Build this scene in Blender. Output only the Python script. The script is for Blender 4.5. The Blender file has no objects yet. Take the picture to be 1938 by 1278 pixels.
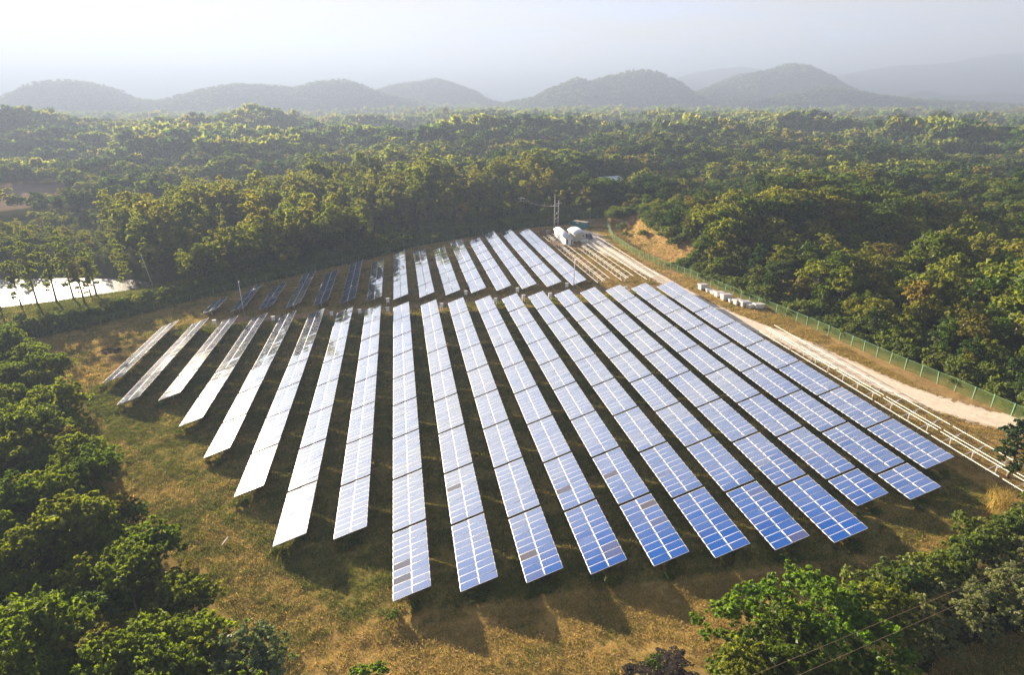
import bpy, math, random
import numpy as np
from mathutils import Vector, Matrix, Euler
rad = math.radians
SC = bpy.context.scene
COL = SC.collection
RS = np.random.RandomState

# ------------------------------------------------------------------ camera
cam_d = bpy.data.cameras.new('camera')
cam_d.sensor_width = 36.0
cam_d.lens = 36.0 * 1133.11 / 1938.0
cam_d.clip_start = 0.5
cam_d.clip_end = 30000
cam = bpy.data.objects.new('camera', cam_d)
COL.objects.link(cam)
cam.location = (0, 0, 46.0)
cam.rotation_euler = (rad(90) - 0.3805, 0, -0.1826)
SC.camera = cam

# ------------------------------------------------------------------ light
SUN_EL, SUN_AZ = rad(11.2), rad(-31.0)          # azimuth measured from +Y towards +X
VEIL = (0.84, 0.10)
VEIL_COLOR = (1.45, 1.31, 1.14, 1)
world = bpy.data.worlds.new('World')
SC.world = world
world.use_nodes = True
wt = world.node_tree
wt.nodes.clear()
w_out = wt.nodes.new('ShaderNodeOutputWorld')
w_bg = wt.nodes.new('ShaderNodeBackground')
w_sky = wt.nodes.new('ShaderNodeTexSky')
w_sky.sky_type = 'NISHITA'
w_sky.sun_disc = False
w_sky.sun_elevation = SUN_EL
w_sky.sun_rotation = SUN_AZ
w_sky.altitude = 300
w_sky.air_density = 0.2
w_sky.dust_density = 0.0
w_sky.ozone_density = 1.5
w_bg.inputs['Strength'].default_value = 0.05
# faint cirrus streaks mixed into the sky
tc = wt.nodes.new('ShaderNodeTexCoord')
mp = wt.nodes.new('ShaderNodeMapping')
mp.inputs['Scale'].default_value = (2.2, 2.2, 15.0)
nz = wt.nodes.new('ShaderNodeTexNoise')
nz.inputs['Scale'].default_value = 2.2
nz.inputs['Detail'].default_value = 7.0
nz.inputs['Roughness'].default_value = 0.62
# thin veil of high cloud: whitest low over the horizon, thinning upwards, broken by the noise
sz = wt.nodes.new('ShaderNodeSeparateXYZ')
hr = wt.nodes.new('ShaderNodeMapRange')
hr.interpolation_type = 'SMOOTHSTEP'
hr.inputs['From Min'].default_value = 0.32
hr.inputs['From Max'].default_value = 0.86
hr.inputs['To Min'].default_value = VEIL[0]
hr.inputs['To Max'].default_value = VEIL[1]
ma = wt.nodes.new('ShaderNodeMath')
ma.operation = 'MULTIPLY_ADD'
ma.inputs[1].default_value = 1.5
ma.inputs[2].default_value = -0.75
mb = wt.nodes.new('ShaderNodeMath')
mb.operation = 'ADD'
mb.use_clamp = True
mxw = wt.nodes.new('ShaderNodeMixRGB')
mxw.inputs['Color2'].default_value = VEIL_COLOR
wt.links.new(tc.outputs['Generated'], mp.inputs['Vector'])
wt.links.new(tc.outputs['Generated'], sz.inputs[0])
wt.links.new(sz.outputs['Z'], hr.inputs['Value'])
wt.links.new(mp.outputs['Vector'], nz.inputs['Vector'])
wt.links.new(nz.outputs['Fac'], ma.inputs[0])
wt.links.new(ma.outputs[0], mb.inputs[0])
wt.links.new(hr.outputs['Result'], mb.inputs[1])
wt.links.new(mb.outputs[0], mxw.inputs['Fac'])
wt.links.new(w_sky.outputs['Color'], mxw.inputs['Color1'])
wt.links.new(mxw.outputs['Color'], w_bg.inputs['Color'])
wt.links.new(w_bg.outputs['Background'], w_out.inputs['Surface'])

sun_d = bpy.data.lights.new('sun', 'SUN')
sun_d.energy = 5.0
sun_d.angle = rad(0.6)
sun_d.color = (1.0, 0.82, 0.60)
sun = bpy.data.objects.new('sun', sun_d)
COL.objects.link(sun)
sd = Vector((math.sin(SUN_AZ) * math.cos(SUN_EL), math.cos(SUN_AZ) * math.cos(SUN_EL), math.sin(SUN_EL)))
sun.rotation_euler = sd.to_track_quat('Z', 'Y').to_euler()
sun.location = (-60, 100, 120)

SC.view_settings.view_transform = 'Standard'
SC.view_settings.look = 'None'
SC.view_settings.exposure = 3.55
SC.view_settings.gamma = 1.0
SC.view_settings.use_curve_mapping = False
SC.cycles.max_bounces = 6
SC.cycles.diffuse_bounces = 2
SC.cycles.glossy_bounces = 2
SC.cycles.transmission_bounces = 3
SC.cycles.volume_bounces = 1
SC.cycles.transparent_max_bounces = 8
SC.cycles.use_denoising = True
SC.cycles.sample_clamp_direct = 0.4
SC.cycles.sample_clamp_indirect = 0.4
HAZE_DENSITY = 0.00056
HAZE_COLOR = (0.210, 0.264, 0.374)
HAZE_G = 0.19

# ------------------------------------------------------------------ noise + terrain
_T = RS(7).rand(256, 256)


def vn(x, y, s=0):
    x = np.asarray(x, float) + s * 17.31
    y = np.asarray(y, float) + s * 9.77
    xi = np.floor(x).astype(int)
    yi = np.floor(y).astype(int)
    fx = x - xi
    fy = y - yi
    fx = fx * fx * (3 - 2 * fx)
    fy = fy * fy * (3 - 2 * fy)
    a = _T[xi % 256, yi % 256]
    b = _T[(xi + 1) % 256, yi % 256]
    c = _T[xi % 256, (yi + 1) % 256]
    d = _T[(xi + 1) % 256, (yi + 1) % 256]
    return (a * (1 - fx) + b * fx) * (1 - fy) + (c * (1 - fx) + d * fx) * fy


def fbm(x, y, s=0, o=4):
    v = 0.0
    a = 0.5
    for i in range(o):
        v = v + a * vn(np.asarray(x) * 2 ** i, np.asarray(y) * 2 ** i, s + i * 3)
        a *= 0.5
    return v / (1 - 0.5 ** o)


def inpoly(x, y, poly):
    x = np.asarray(x)
    y = np.asarray(y)
    r = np.zeros(x.shape, bool)
    n = len(poly)
    for i in range(n):
        x0, y0 = poly[i]
        x1, y1 = poly[(i + 1) % n]
        if y0 == y1:
            continue
        c = ((y0 > y) != (y1 > y)) & (x < (x1 - x0) * (y - y0) / (y1 - y0) + x0)
        r ^= c
    return r


def dist_poly(x, y, pl):
    x = np.asarray(x, float)
    y = np.asarray(y, float)
    best = np.full(x.shape, 1e9)
    for (x0, y0), (x1, y1) in zip(pl[:-1], pl[1:]):
        dx, dy = x1 - x0, y1 - y0
        t = np.clip(((x - x0) * dx + (y - y0) * dy) / (dx * dx + dy * dy), 0, 1)
        best = np.minimum(best, np.hypot(x - x0 - t * dx, y - y0 - t * dy))
    return best


def sm(a, b, v):
    t = np.clip((v - a) / (b - a), 0, 1)
    return t * t * (3 - 2 * t)


LEFT_FENCE = [(-90, 138), (-82, 142.6), (-66.5, 152.8), (-51.7, 166), (-42.4, 173.5), (-29, 182), (-10.9, 194.7),
              (6.9, 209), (26.5, 217.7), (48, 225), (79.5, 228)]
RIGHT_FENCE = [(79.5, 228), (74.5, 208), (70.8, 193), (70.3, 182), (70, 171.5), (71.6, 155.2), (74.2, 144.3), (76.1, 130.4),
               (77.6, 120), (79.4, 107.9), (80.5, 100), (81.3, 91.8), (82.3, 80.1), (83.7, 70.9), (84.8, 58), (85.4, 50)]
ROAD = [(64, 214, 4), (66.2, 205, 7.5), (64.4, 193, 9), (63.4, 184, 7), (64.2, 174, 5.2), (65.2, 159, 4.2), (66.6, 147, 3.5),
        (67.4, 121, 3.4), (69.5, 108, 4.0), (72.6, 95, 5.0), (74.2, 82.5, 5.2), (75.9, 72.5, 4.8), (78.6, 65.6, 5.0), (82, 60.5, 5), (92, 50, 5)]
ROADC = [(a, b) for a, b, c in ROAD]
POND_Z = -6.7
POND = [(-150, 160), (-122, 170), (-106, 176), (-99, 178), (-88, 183), (-79, 187), (-73, 192), (-82, 199), (-98, 204), (-118, 207), (-150, 210), (-190, 205), (-190, 180)]
CORNER = [(37, 24), (56, 24), (56, 30.5), (49, 30.2), (42, 29.6), (38, 27)]
FIELD = [(-320, 350), (-215, 350), (-187, 366), (-196, 410), (-222, 462), (-300, 475), (-360, 430)]
FARM = [(-84, 140), (-74, 126), (-58, 106), (-47, 87), (-33.5, 67), (-24, 54), (-15.5, 44), (-12.5, 38), (-13, 20), (18, 20), (22, 33),
        (30, 38.2), (36, 37.8), (40, 36.5), (45, 38), (52, 39.5), (58, 41), (64, 42.5), (74, 45), (84, 56)]
FARM = FARM + [(x + 0.8, y) for x, y in RIGHT_FENCE[::-1][2:]] + [(x, y - 0.8) for x, y in LEFT_FENCE[::-1][1:-1]]


def ground_base(x, y):
    x = np.asarray(x, float)
    y = np.asarray(y, float)
    z = 0.06 + 0.0384 * (np.clip(x, -140, 100) + 3.27) - 0.0157 * (np.clip(y, 10, 245) - 60)
    # bank behind the green fence on the right
    df = dist_poly(x, y, [(x0 + 2.5, y0) for x0, y0 in RIGHT_FENCE[1:]])
    right = (x > 70) & ~inpoly(x, y, FARM)
    k = sm(135, 165, y) * (1 - sm(208, 232, y))
    z = z + np.where(right, sm(1, 13, df) * (1.0 + 4.4 * k), 0)
    # distant ridges on the left
    z = z + 20 * np.exp(-((x + 470) / 190) ** 2 - ((y - 860) / 130) ** 2)
    z = z + 17 * np.exp(-((x + 185) / 85) ** 2 - ((y - 960) / 80) ** 2)
    z = z + 6 * np.exp(-((x - 330) / 160) ** 2 - ((y - 560) / 120) ** 2)
    # pond basin
    inp = inpoly(x, y, POND)
    dp = dist_poly(x, y, POND + POND[:1])
    z = np.where(inp, POND_Z + 0.15 - 1.5 * sm(0, 4, dp), z)
    k = 1 - sm(0, 14, dp)
    z = np.where(inp, z, z * (1 - k) + (POND_Z + 0.15 + 0.03 * dp) * k)
    far = sm(260, 600, np.hypot(x, y))
    z = z + far * 3.0 * (fbm(x / 140, y / 140, 5, 3) - 0.5)
    return z


def ground(x, y):
    x = np.asarray(x, float)
    y = np.asarray(y, float)
    z = ground_base(x, y)
    near = 1 - sm(180, 300, np.hypot(x, y))
    dr = dist_poly(x, y, ROADC)
    damp = sm(1.5, 5.0, dr) * 0.9 + 0.02
    m = (fbm(x / 2.6, y / 2.6, 1, 3) - 0.5) * 0.26 + (vn(x / 0.8, y / 0.8, 2) - 0.5) * 0.10
    z = z + m * near * damp
    # mown terrace lip along the near row ends
    lip = sm(41.2, 42.2, y + 0.035 * x) * (1 - sm(60, 90, y)) * sm(-8, -5, x) * (1 - sm(55, 62, x))
    z = z + 0.22 * (lip - 0.5) * near * sm(36, 40, y) * (1 - sm(50, 70, y))
    return z


# ------------------------------------------------------------------ object helpers
def link(o):
    COL.objects.link(o)
    return o


def tag(o, label=None, cat=None, group=None, kind=None):
    if label:
        o['label'] = label
    if cat:
        o['category'] = cat
    if group:
        o['group'] = group
    if kind:
        o['kind'] = kind
    return o


def empty(name, loc=(0, 0, 0), rz=0.0, rot=None, scale=None):
    o = bpy.data.objects.new(name, None)
    o.empty_display_size = 0.3
    o.location = loc
    o.rotation_euler = rot if rot else (0, 0, rz)
    if scale:
        o.scale = scale
    return link(o)


def mesh_np(name, V, loops, sizes, mats=(), fmat=None, smooth=False):
    """mesh from vertices, flat loop indices and face sizes"""
    me = bpy.data.meshes.new(name)
    V = np.asarray(V, np.float32)
    loops = np.asarray(loops, np.int32)
    sizes = np.asarray(sizes, np.int32)
    me.vertices.add(len(V))
    me.vertices.foreach_set('co', V.ravel())
    me.loops.add(len(loops))
    me.loops.foreach_set('vertex_index', loops)
    me.polygons.add(len(sizes))
    st = np.zeros(len(sizes), np.int32)
    st[1:] = np.cumsum(sizes)[:-1]
    me.polygons.foreach_set('loop_start', st)
    if fmat is not None:
        me.polygons.foreach_set('material_index', np.asarray(fmat, np.int32))
    if smooth:
        me.polygons.foreach_set('use_smooth', np.ones(len(sizes), bool))
    for m in mats:
        me.materials.append(m)
    me.update(calc_edges=True)
    return me


def fattr(me, name, vals, domain='FACE'):
    a = me.attributes.new(name, 'FLOAT', domain)
    a.data.foreach_set('value', np.asarray(vals, np.float32))


class MB:
    """collects boxes, bars, tubes and strips and links them as ONE mesh object"""

    def __init__(s):
        s.v = []
        s.f = []

    def add(s, v, f):
        b = len(s.v)
        s.v += [tuple(p) for p in v]
        s.f += [tuple(i + b for i in q) for q in f]
        return s

    def box(s, c, d, M=None, taper=1.0):
        x, y, z = d[0] / 2, d[1] / 2, d[2] / 2
        v = []
        for dz in (-1, 1):
            k = taper if dz < 0 else 1.0
            for dx, dy in ((-1, -1), (1, -1), (1, 1), (-1, 1)):
                p = Vector((dx * x * k, dy * y * k, dz * z))
                if M:
                    p = M @ p
                v.append(Vector(c) + p)
        f = [(3, 2, 1, 0), (4, 5, 6, 7), (0, 1, 5, 4), (1, 2, 6, 5), (2, 3, 7, 6), (3, 0, 4, 7)]
        return s.add(v, f)

    def bar(s, a, b, w, h=None):
        a, b = Vector(a), Vector(b)
        h = h or w
        d = b - a
        q = d.to_track_quat('Y', 'Z').to_matrix()
        return s.box((a + b) / 2, (w, d.length, h), q)

    def tube(s, pts, rads, n=7, cap=True):
        pts = [Vector(p) for p in pts]
        if not hasattr(rads, '__len__'):
            rads = [rads] * len(pts)
        v = []
        f = []
        for i, p in enumerate(pts):
            d = (pts[min(i + 1, len(pts) - 1)] - pts[max(i - 1, 0)]).normalized()
            q = d.to_track_quat('Z', 'Y').to_matrix()
            for k in range(n):
                a = 2 * math.pi * k / n
                v.append(p + q @ Vector((math.cos(a) * rads[i], math.sin(a) * rads[i], 0)))
        for i in range(len(pts) - 1):
            for k in range(n):
                f.append((i * n + k, i * n + (k + 1) % n, (i + 1) * n + (k + 1) % n, (i + 1) * n + k))
        if cap:
            f.append(tuple(range(n))[::-1])
            f.append(tuple((len(pts) - 1) * n + k for k in range(n)))
        return s.add(v, f)

    def mesh(s, name, m, smooth=False):
        me = bpy.data.meshes.new(name)
        me.from_pydata(s.v, [], s.f)
        for mm in (m if isinstance(m, (list, tuple)) else [m]):
            me.materials.append(mm)
        if smooth:
            me.polygons.foreach_set('use_smooth', np.ones(len(me.polygons), bool))
        me.update()
        return me

    def build(s, name, m, parent=None, smooth=False, bevel=0.0):
        o = bpy.data.objects.new(name, s.mesh(name, m, smooth))
        if bevel:
            b = o.modifiers.new('bevel', 'BEVEL')
            b.width = bevel
            b.segments = 2
            b.limit_method = 'ANGLE'
        o.parent = parent
        return link(o)


def inst(name, me, parent, loc=(0, 0, 0), rot=(0, 0, 0)):
    o = bpy.data.objects.new(name, me)
    o.parent = parent
    o.location = loc
    o.rotation_euler = rot
    return link(o)


# ------------------------------------------------------------------ materials
def newmat(name):
    m = bpy.data.materials.new(name)
    m.use_nodes = True
    m.node_tree.nodes.clear()
    return m, m.node_tree.nodes, m.node_tree.links


def ramp(N, stops):
    r = N.new('ShaderNodeValToRGB')
    e = r.color_ramp.elements
    while len(e) < len(stops):
        e.new(0.5)
    for k, (p, c) in zip(e, stops):
        k.position = p
        k.color = (c[0], c[1], c[2], 1)
    return r


def solid(name, c, rough=0.6, metal=0.0, var=0.15, scale=3.0, bump=0.0, spec=0.5):
    m, N, L = newmat(name)
    o = N.new('ShaderNodeOutputMaterial')
    p = N.new('ShaderNodeBsdfPrincipled')
    t = N.new('ShaderNodeTexCoord')
    n = N.new('ShaderNodeTexNoise')
    n.inputs['Scale'].default_value = scale
    n.inputs['Detail'].default_value = 6
    L.new(t.outputs['Object'], n.inputs['Vector'])
    r = ramp(N, [(0.25, [x * (1 - var) for x in c]), (0.75, [min(1, x * (1 + var)) for x in c])])
    L.new(n.outputs['Fac'], r.inputs['Fac'])
    L.new(r.outputs['Color'], p.inputs['Base Color'])
    p.inputs['Roughness'].default_value = rough
    p.inputs['Metallic'].default_value = metal
    p.inputs['Specular IOR Level'].default_value = spec
    if bump:
        b = N.new('ShaderNodeBump')
        b.inputs['Strength'].default_value = bump
        L.new(n.outputs['Fac'], b.inputs['Height'])
        L.new(b.outputs['Normal'], p.inputs['Normal'])
    L.new(p.outputs['BSDF'], o.inputs['Surface'])
    return m


def foliage(name, stops, trans=0.46, tcol=(1.9, 1.85, 0.7), gloss=0.012, tip=None):
    """leaves: colour per plant from the ramp, brightness per leaf from 'tone', light passing through"""
    m, N, L = newmat(name)
    o = N.new('ShaderNodeOutputMaterial')
    oi = N.new('ShaderNodeObjectInfo')
    r = ramp(N, stops)
    L.new(oi.outputs['Random'], r.inputs['Fac'])
    at = N.new('ShaderNodeAttribute')
    at.attribute_name = 'tone'
    mr = N.new('ShaderNodeMapRange')
    mr.inputs['To Min'].default_value = 0.5
    mr.inputs['To Max'].default_value = 1.6
    L.new(at.outputs['Fac'], mr.inputs['Value'])
    vm = N.new('ShaderNodeVectorMath')
    vm.operation = 'SCALE'
    L.new(r.outputs['Color'], vm.inputs[0])
    L.new(mr.outputs['Result'], vm.inputs['Scale'])
    col = vm.outputs['Vector']
    if tip:
        mx = N.new('ShaderNodeMixRGB')
        cr2 = ramp(N, [(0.86, (0, 0, 0)), (0.93, (1, 1, 1))])
        L.new(at.outputs['Fac'], cr2.inputs['Fac'])
        L.new(cr2.outputs['Color'], mx.inputs['Fac'])
        L.new(col, mx.inputs['Color1'])
        mx.inputs['Color2'].default_value = (*tip, 1)
        col = mx.outputs['Color']
    d = N.new('ShaderNodeBsdfDiffuse')
    L.new(col, d.inputs['Color'])
    t = N.new('ShaderNodeBsdfTranslucent')
    v2 = N.new('ShaderNodeVectorMath')
    v2.operation = 'MULTIPLY'
    v2.inputs[1].default_value = tcol
    L.new(col, v2.inputs[0])
    L.new(v2.outputs['Vector'], t.inputs['Color'])
    a = N.new('ShaderNodeMixShader')
    a.inputs[0].default_value = trans
    L.new(d.outputs[0], a.inputs[1])
    L.new(t.outputs[0], a.inputs[2])
    g = N.new('ShaderNodeBsdfGlossy')
    g.inputs['Roughness'].default_value = 0.45
    b = N.new('ShaderNodeMixShader')
    b.inputs[0].default_value = gloss
    L.new(a.outputs[0], b.inputs[1])
    L.new(g.outputs[0], b.inputs[2])
    L.new(b.outputs[0], o.inputs['Surface'])
    return m


M = {}
FOREST = [(0.0, (0.046, 0.086, 0.010)), (0.2, (0.074, 0.115, 0.012)), (0.42, (0.105, 0.140, 0.015)), (0.6, (0.074, 0.124, 0.014)),
          (0.78, (0.130, 0.142, 0.018)), (0.90, (0.134, 0.116, 0.024)), (1.0, (0.060, 0.102, 0.022))]
M['forest'] = foliage('forest_leaves', FOREST)
M['light'] = foliage('light_forest_leaves', [(0.0, (0.122, 0.152, 0.018)), (0.5, (0.146, 0.168, 0.022)), (1.0, (0.160, 0.154, 0.030))], trans=0.54)
M['deep'] = foliage('deep_forest_leaves', [(0.0, (0.028, 0.062, 0.012)), (0.6, (0.042, 0.078, 0.014)), (1.0, (0.056, 0.082, 0.022))], trans=0.4)
M['near'] = foliage('near_leaves', [(0.0, (0.064, 0.105, 0.010)), (0.35, (0.096, 0.132, 0.013)), (0.7, (0.126, 0.146, 0.016)), (1.0, (0.085, 0.120, 0.016))], trans=0.56)
M['teak'] = foliage('teak_leaves', [(0.0, (0.100, 0.135, 0.016)), (0.5, (0.136, 0.160, 0.020)), (1.0, (0.158, 0.152, 0.024))], trans=0.6)
M['bright'] = foliage('bright_leaves', [(0.0, (0.080, 0.165, 0.014)), (1.0, (0.110, 0.175, 0.018))], trans=0.54)
M['silver'] = foliage('silvery_leaves', [(0.0, (0.095, 0.135, 0.065)), (1.0, (0.11, 0.14, 0.06))], trans=0.3, gloss=0.015)
M['flower'] = foliage('flowering_leaves', [(0.0, (0.125, 0.150, 0.060)), (1.0, (0.145, 0.160, 0.070))], trans=0.4, tip=(0.55, 0.55, 0.48))
M['vine'] = foliage('vine_leaves', [(0.0, (0.056, 0.092, 0.020)), (0.6, (0.086, 0.120, 0.024)), (1.0, (0.12, 0.145, 0.030))], trans=0.46)
M['autumn'] = foliage('yellowing_leaves', [(0.0, (0.19, 0.14, 0.035)), (1.0, (0.17, 0.155, 0.035))], trans=0.45)
M['dark'] = foliage('dark_leaves', [(0.0, (0.022, 0.048, 0.014)), (1.0, (0.032, 0.060, 0.016))], trans=0.25)
M['reed'] = foliage('reed_blades', [(0.0, (0.30, 0.22, 0.07)), (1.0, (0.26, 0.21, 0.06))], trans=0.5, tcol=(1.3, 1.25, 0.9))
M['grass'] = foliage('grass_blades', [(0.0, (0.40, 0.285, 0.11)), (0.4, (0.36, 0.27, 0.10)), (0.8, (0.30, 0.25, 0.085)), (1.0, (0.24, 0.215, 0.06))], trans=0.4, tcol=(1.3, 1.25, 0.8))
M['greengrass'] = foliage('green_grass_blades', [(0.0, (0.15, 0.155, 0.035)), (0.5, (0.10, 0.125, 0.025)), (1.0, (0.065, 0.10, 0.02))], trans=0.4, tcol=(1.4, 1.35, 0.7))
M['weed'] = foliage('weed_leaves', [(0.0, (0.05, 0.09, 0.02)), (0.6, (0.085, 0.12, 0.022)), (1.0, (0.16, 0.14, 0.035))], trans=0.45)
M['bark'] = solid('bark', (0.16, 0.12, 0.085), 0.9, scale=6, var=0.35, bump=0.4)
M['palebark'] = solid('pale_bark', (0.30, 0.25, 0.19), 0.9, scale=6, var=0.3, bump=0.3)
M['steel'] = solid('galvanised_steel', (0.55, 0.55, 0.56), 0.42, 0.6, 0.12)
M['alu'] = solid('aluminium_rail', (0.86, 0.84, 0.80), 0.45, 0.1, 0.04)
M['frame'] = solid('module_frame', (0.62, 0.62, 0.62), 0.35, 0.1, 0.03)
M['concrete'] = solid('concrete', (0.38, 0.36, 0.33), 0.9, var=0.2, bump=0.3)
M['white'] = solid('white_paint', (0.84, 0.85, 0.86), 0.5, var=0.06, scale=1.5)
M['cream'] = solid('cream_wall', (0.62, 0.58, 0.48), 0.7, var=0.08, scale=1.5)
M['roofw'] = solid('white_sheet_roof', (0.62, 0.66, 0.71), 0.45, 0.0, 0.08, scale=1.2)
M['black'] = solid('dark_glass', (0.02, 0.022, 0.028), 0.15)
M['greycab'] = solid('grey_cabinet', (0.55, 0.57, 0.58), 0.45, var=0.06)
M['fencegreen'] = solid('green_fence_post', (0.15, 0.32, 0.19), 0.55, var=0.12)
M['brown'] = solid('brown_steel', (0.17, 0.09, 0.06), 0.7, var=0.25)
M['pole'] = solid('concrete_pole', (0.46, 0.42, 0.38), 0.85, var=0.15, scale=2)
M['teal'] = solid('teal_container', (0.035, 0.19, 0.21), 0.55, var=0.3, scale=1.3)
M['rust'] = solid('rusty_roof', (0.33, 0.25, 0.18), 0.8, var=0.4, scale=1.5)
M['blue'] = solid('blue_car_paint', (0.015, 0.07, 0.20), 0.25, var=0.05)
M['rubber'] = solid('tyre_rubber', (0.02, 0.02, 0.02), 0.9)
M['tub'] = solid('white_plastic', (0.72, 0.72, 0.70), 0.5, var=0.12, scale=2)
M['lid'] = solid('weathered_lid', (0.50, 0.47, 0.48), 0.65, var=0.25, scale=2)
M['pink'] = solid('red_brown_cap', (0.4, 0.16, 0.12), 0.6)
M['wire'] = solid('cable', (0.10, 0.09, 0.085), 0.6)
M['wireglint'] = solid('glint_cable', (0.45, 0.30, 0.20), 0.4, 0.5)  # lighter cable tone: the sun glint on thin wires is put into the colour
M['hut'] = solid('hut_wall', (0.36, 0.33, 0.30), 0.8, var=0.2)
M['bluegrey'] = solid('blue_grey_roof', (0.50, 0.56, 0.60), 0.5, var=0.12)


def make_glass():
    m, N, L = newmat('solar_cell_glass')
    o = N.new('ShaderNodeOutputMaterial')
    p = N.new('ShaderNodeBsdfPrincipled')
    at = N.new('ShaderNodeAttribute')
    at.attribute_name = 'rnd'
    uv = N.new('ShaderNodeUVMap')
    sx = N.new('ShaderNodeSeparateXYZ')
    L.new(uv.outputs['UV'], sx.inputs[0])
    # cell gaps: bright hairlines of the backsheet between the cells

    def line(sock, width):
        f = N.new('ShaderNodeMath')
        f.operation = 'FRACT'
        L.new(sock, f.inputs[0])
        s = N.new('ShaderNodeMath')
        s.operation = 'SUBTRACT'
        L.new(f.outputs[0], s.inputs[0])
        s.inputs[1].default_value = 0.5
        a = N.new('ShaderNodeMath')
        a.operation = 'ABSOLUTE'
        L.new(s.outputs[0], a.inputs[0])
        g = N.new('ShaderNodeMath')
        g.operation = 'GREATER_THAN'
        L.new(a.outputs[0], g.inputs[0])
        g.inputs[1].default_value = 0.5 - width
        return g.outputs[0]
    mxl = N.new('ShaderNodeMath')
    mxl.operation = 'MAXIMUM'
    L.new(line(sx.outputs['X'], 0.022), mxl.inputs[0])
    L.new(line(sx.outputs['Y'], 0.022), mxl.inputs[1])
    r = ramp(N, [(0.0, (0.008, 0.056, 0.25)), (0.5, (0.012, 0.072, 0.31)), (0.86, (0.024, 0.066, 0.26)), (0.93, (0.05, 0.06, 0.16)), (0.965, (0.075, 0.065, 0.072)), (1.0, (0.09, 0.075, 0.075))])
    L.new(at.outputs['Fac'], r.inputs['Fac'])
    mx = N.new('ShaderNodeMixRGB')
    L.new(mxl.outputs[0], mx.inputs['Fac'])
    L.new(r.outputs['Color'], mx.inputs['Color1'])
    mx.inputs['Color2'].default_value = (0.07, 0.14, 0.32, 1)
    L.new(mx.outputs['Color'], p.inputs['Base Color'])
    p.inputs['Roughness'].default_value = 0.45
    p.inputs['Specular IOR Level'].default_value = 0.0
    # dusty cover glass: weak reflection seen from above, strong at a grazing angle
    lw = N.new('ShaderNodeLayerWeight')
    lw.inputs['Blend'].default_value = 0.5
    fr = ramp(N, GLASS_F)
    L.new(lw.outputs['Facing'], fr.inputs['Fac'])
    dl = ramp(N, [(0.93, (1.0,) * 3), (0.965, (0.35,) * 3)])
    L.new(at.outputs['Fac'], dl.inputs['Fac'])
    mm = N.new('ShaderNodeMath')
    mm.operation = 'MULTIPLY'
    L.new(fr.outputs['Color'], mm.inputs[0])
    L.new(dl.outputs['Color'], mm.inputs[1])
    gl = N.new('ShaderNodeBsdfGlossy')
    gl.inputs['Roughness'].default_value = GLASS_R
    gl.inputs['Color'].default_value = (0.95, 0.96, 0.98, 1)
    ms = N.new('ShaderNodeMixShader')
    L.new(mm.outputs[0], ms.inputs[0])
    L.new(p.outputs['BSDF'], ms.inputs[1])
    L.new(gl.outputs[0], ms.inputs[2])
    L.new(ms.outputs[0], o.inputs['Surface'])
    return m


GLASS_F = [(0.285, (0.06,) * 3), (0.325, (0.40,) * 3), (0.37, (0.68,) * 3), (0.44, (0.86,) * 3), (0.60, (0.88,) * 3), (0.80, (0.82,) * 3)]
GLASS_R = 0.05
M['glass'] = make_glass()


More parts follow.
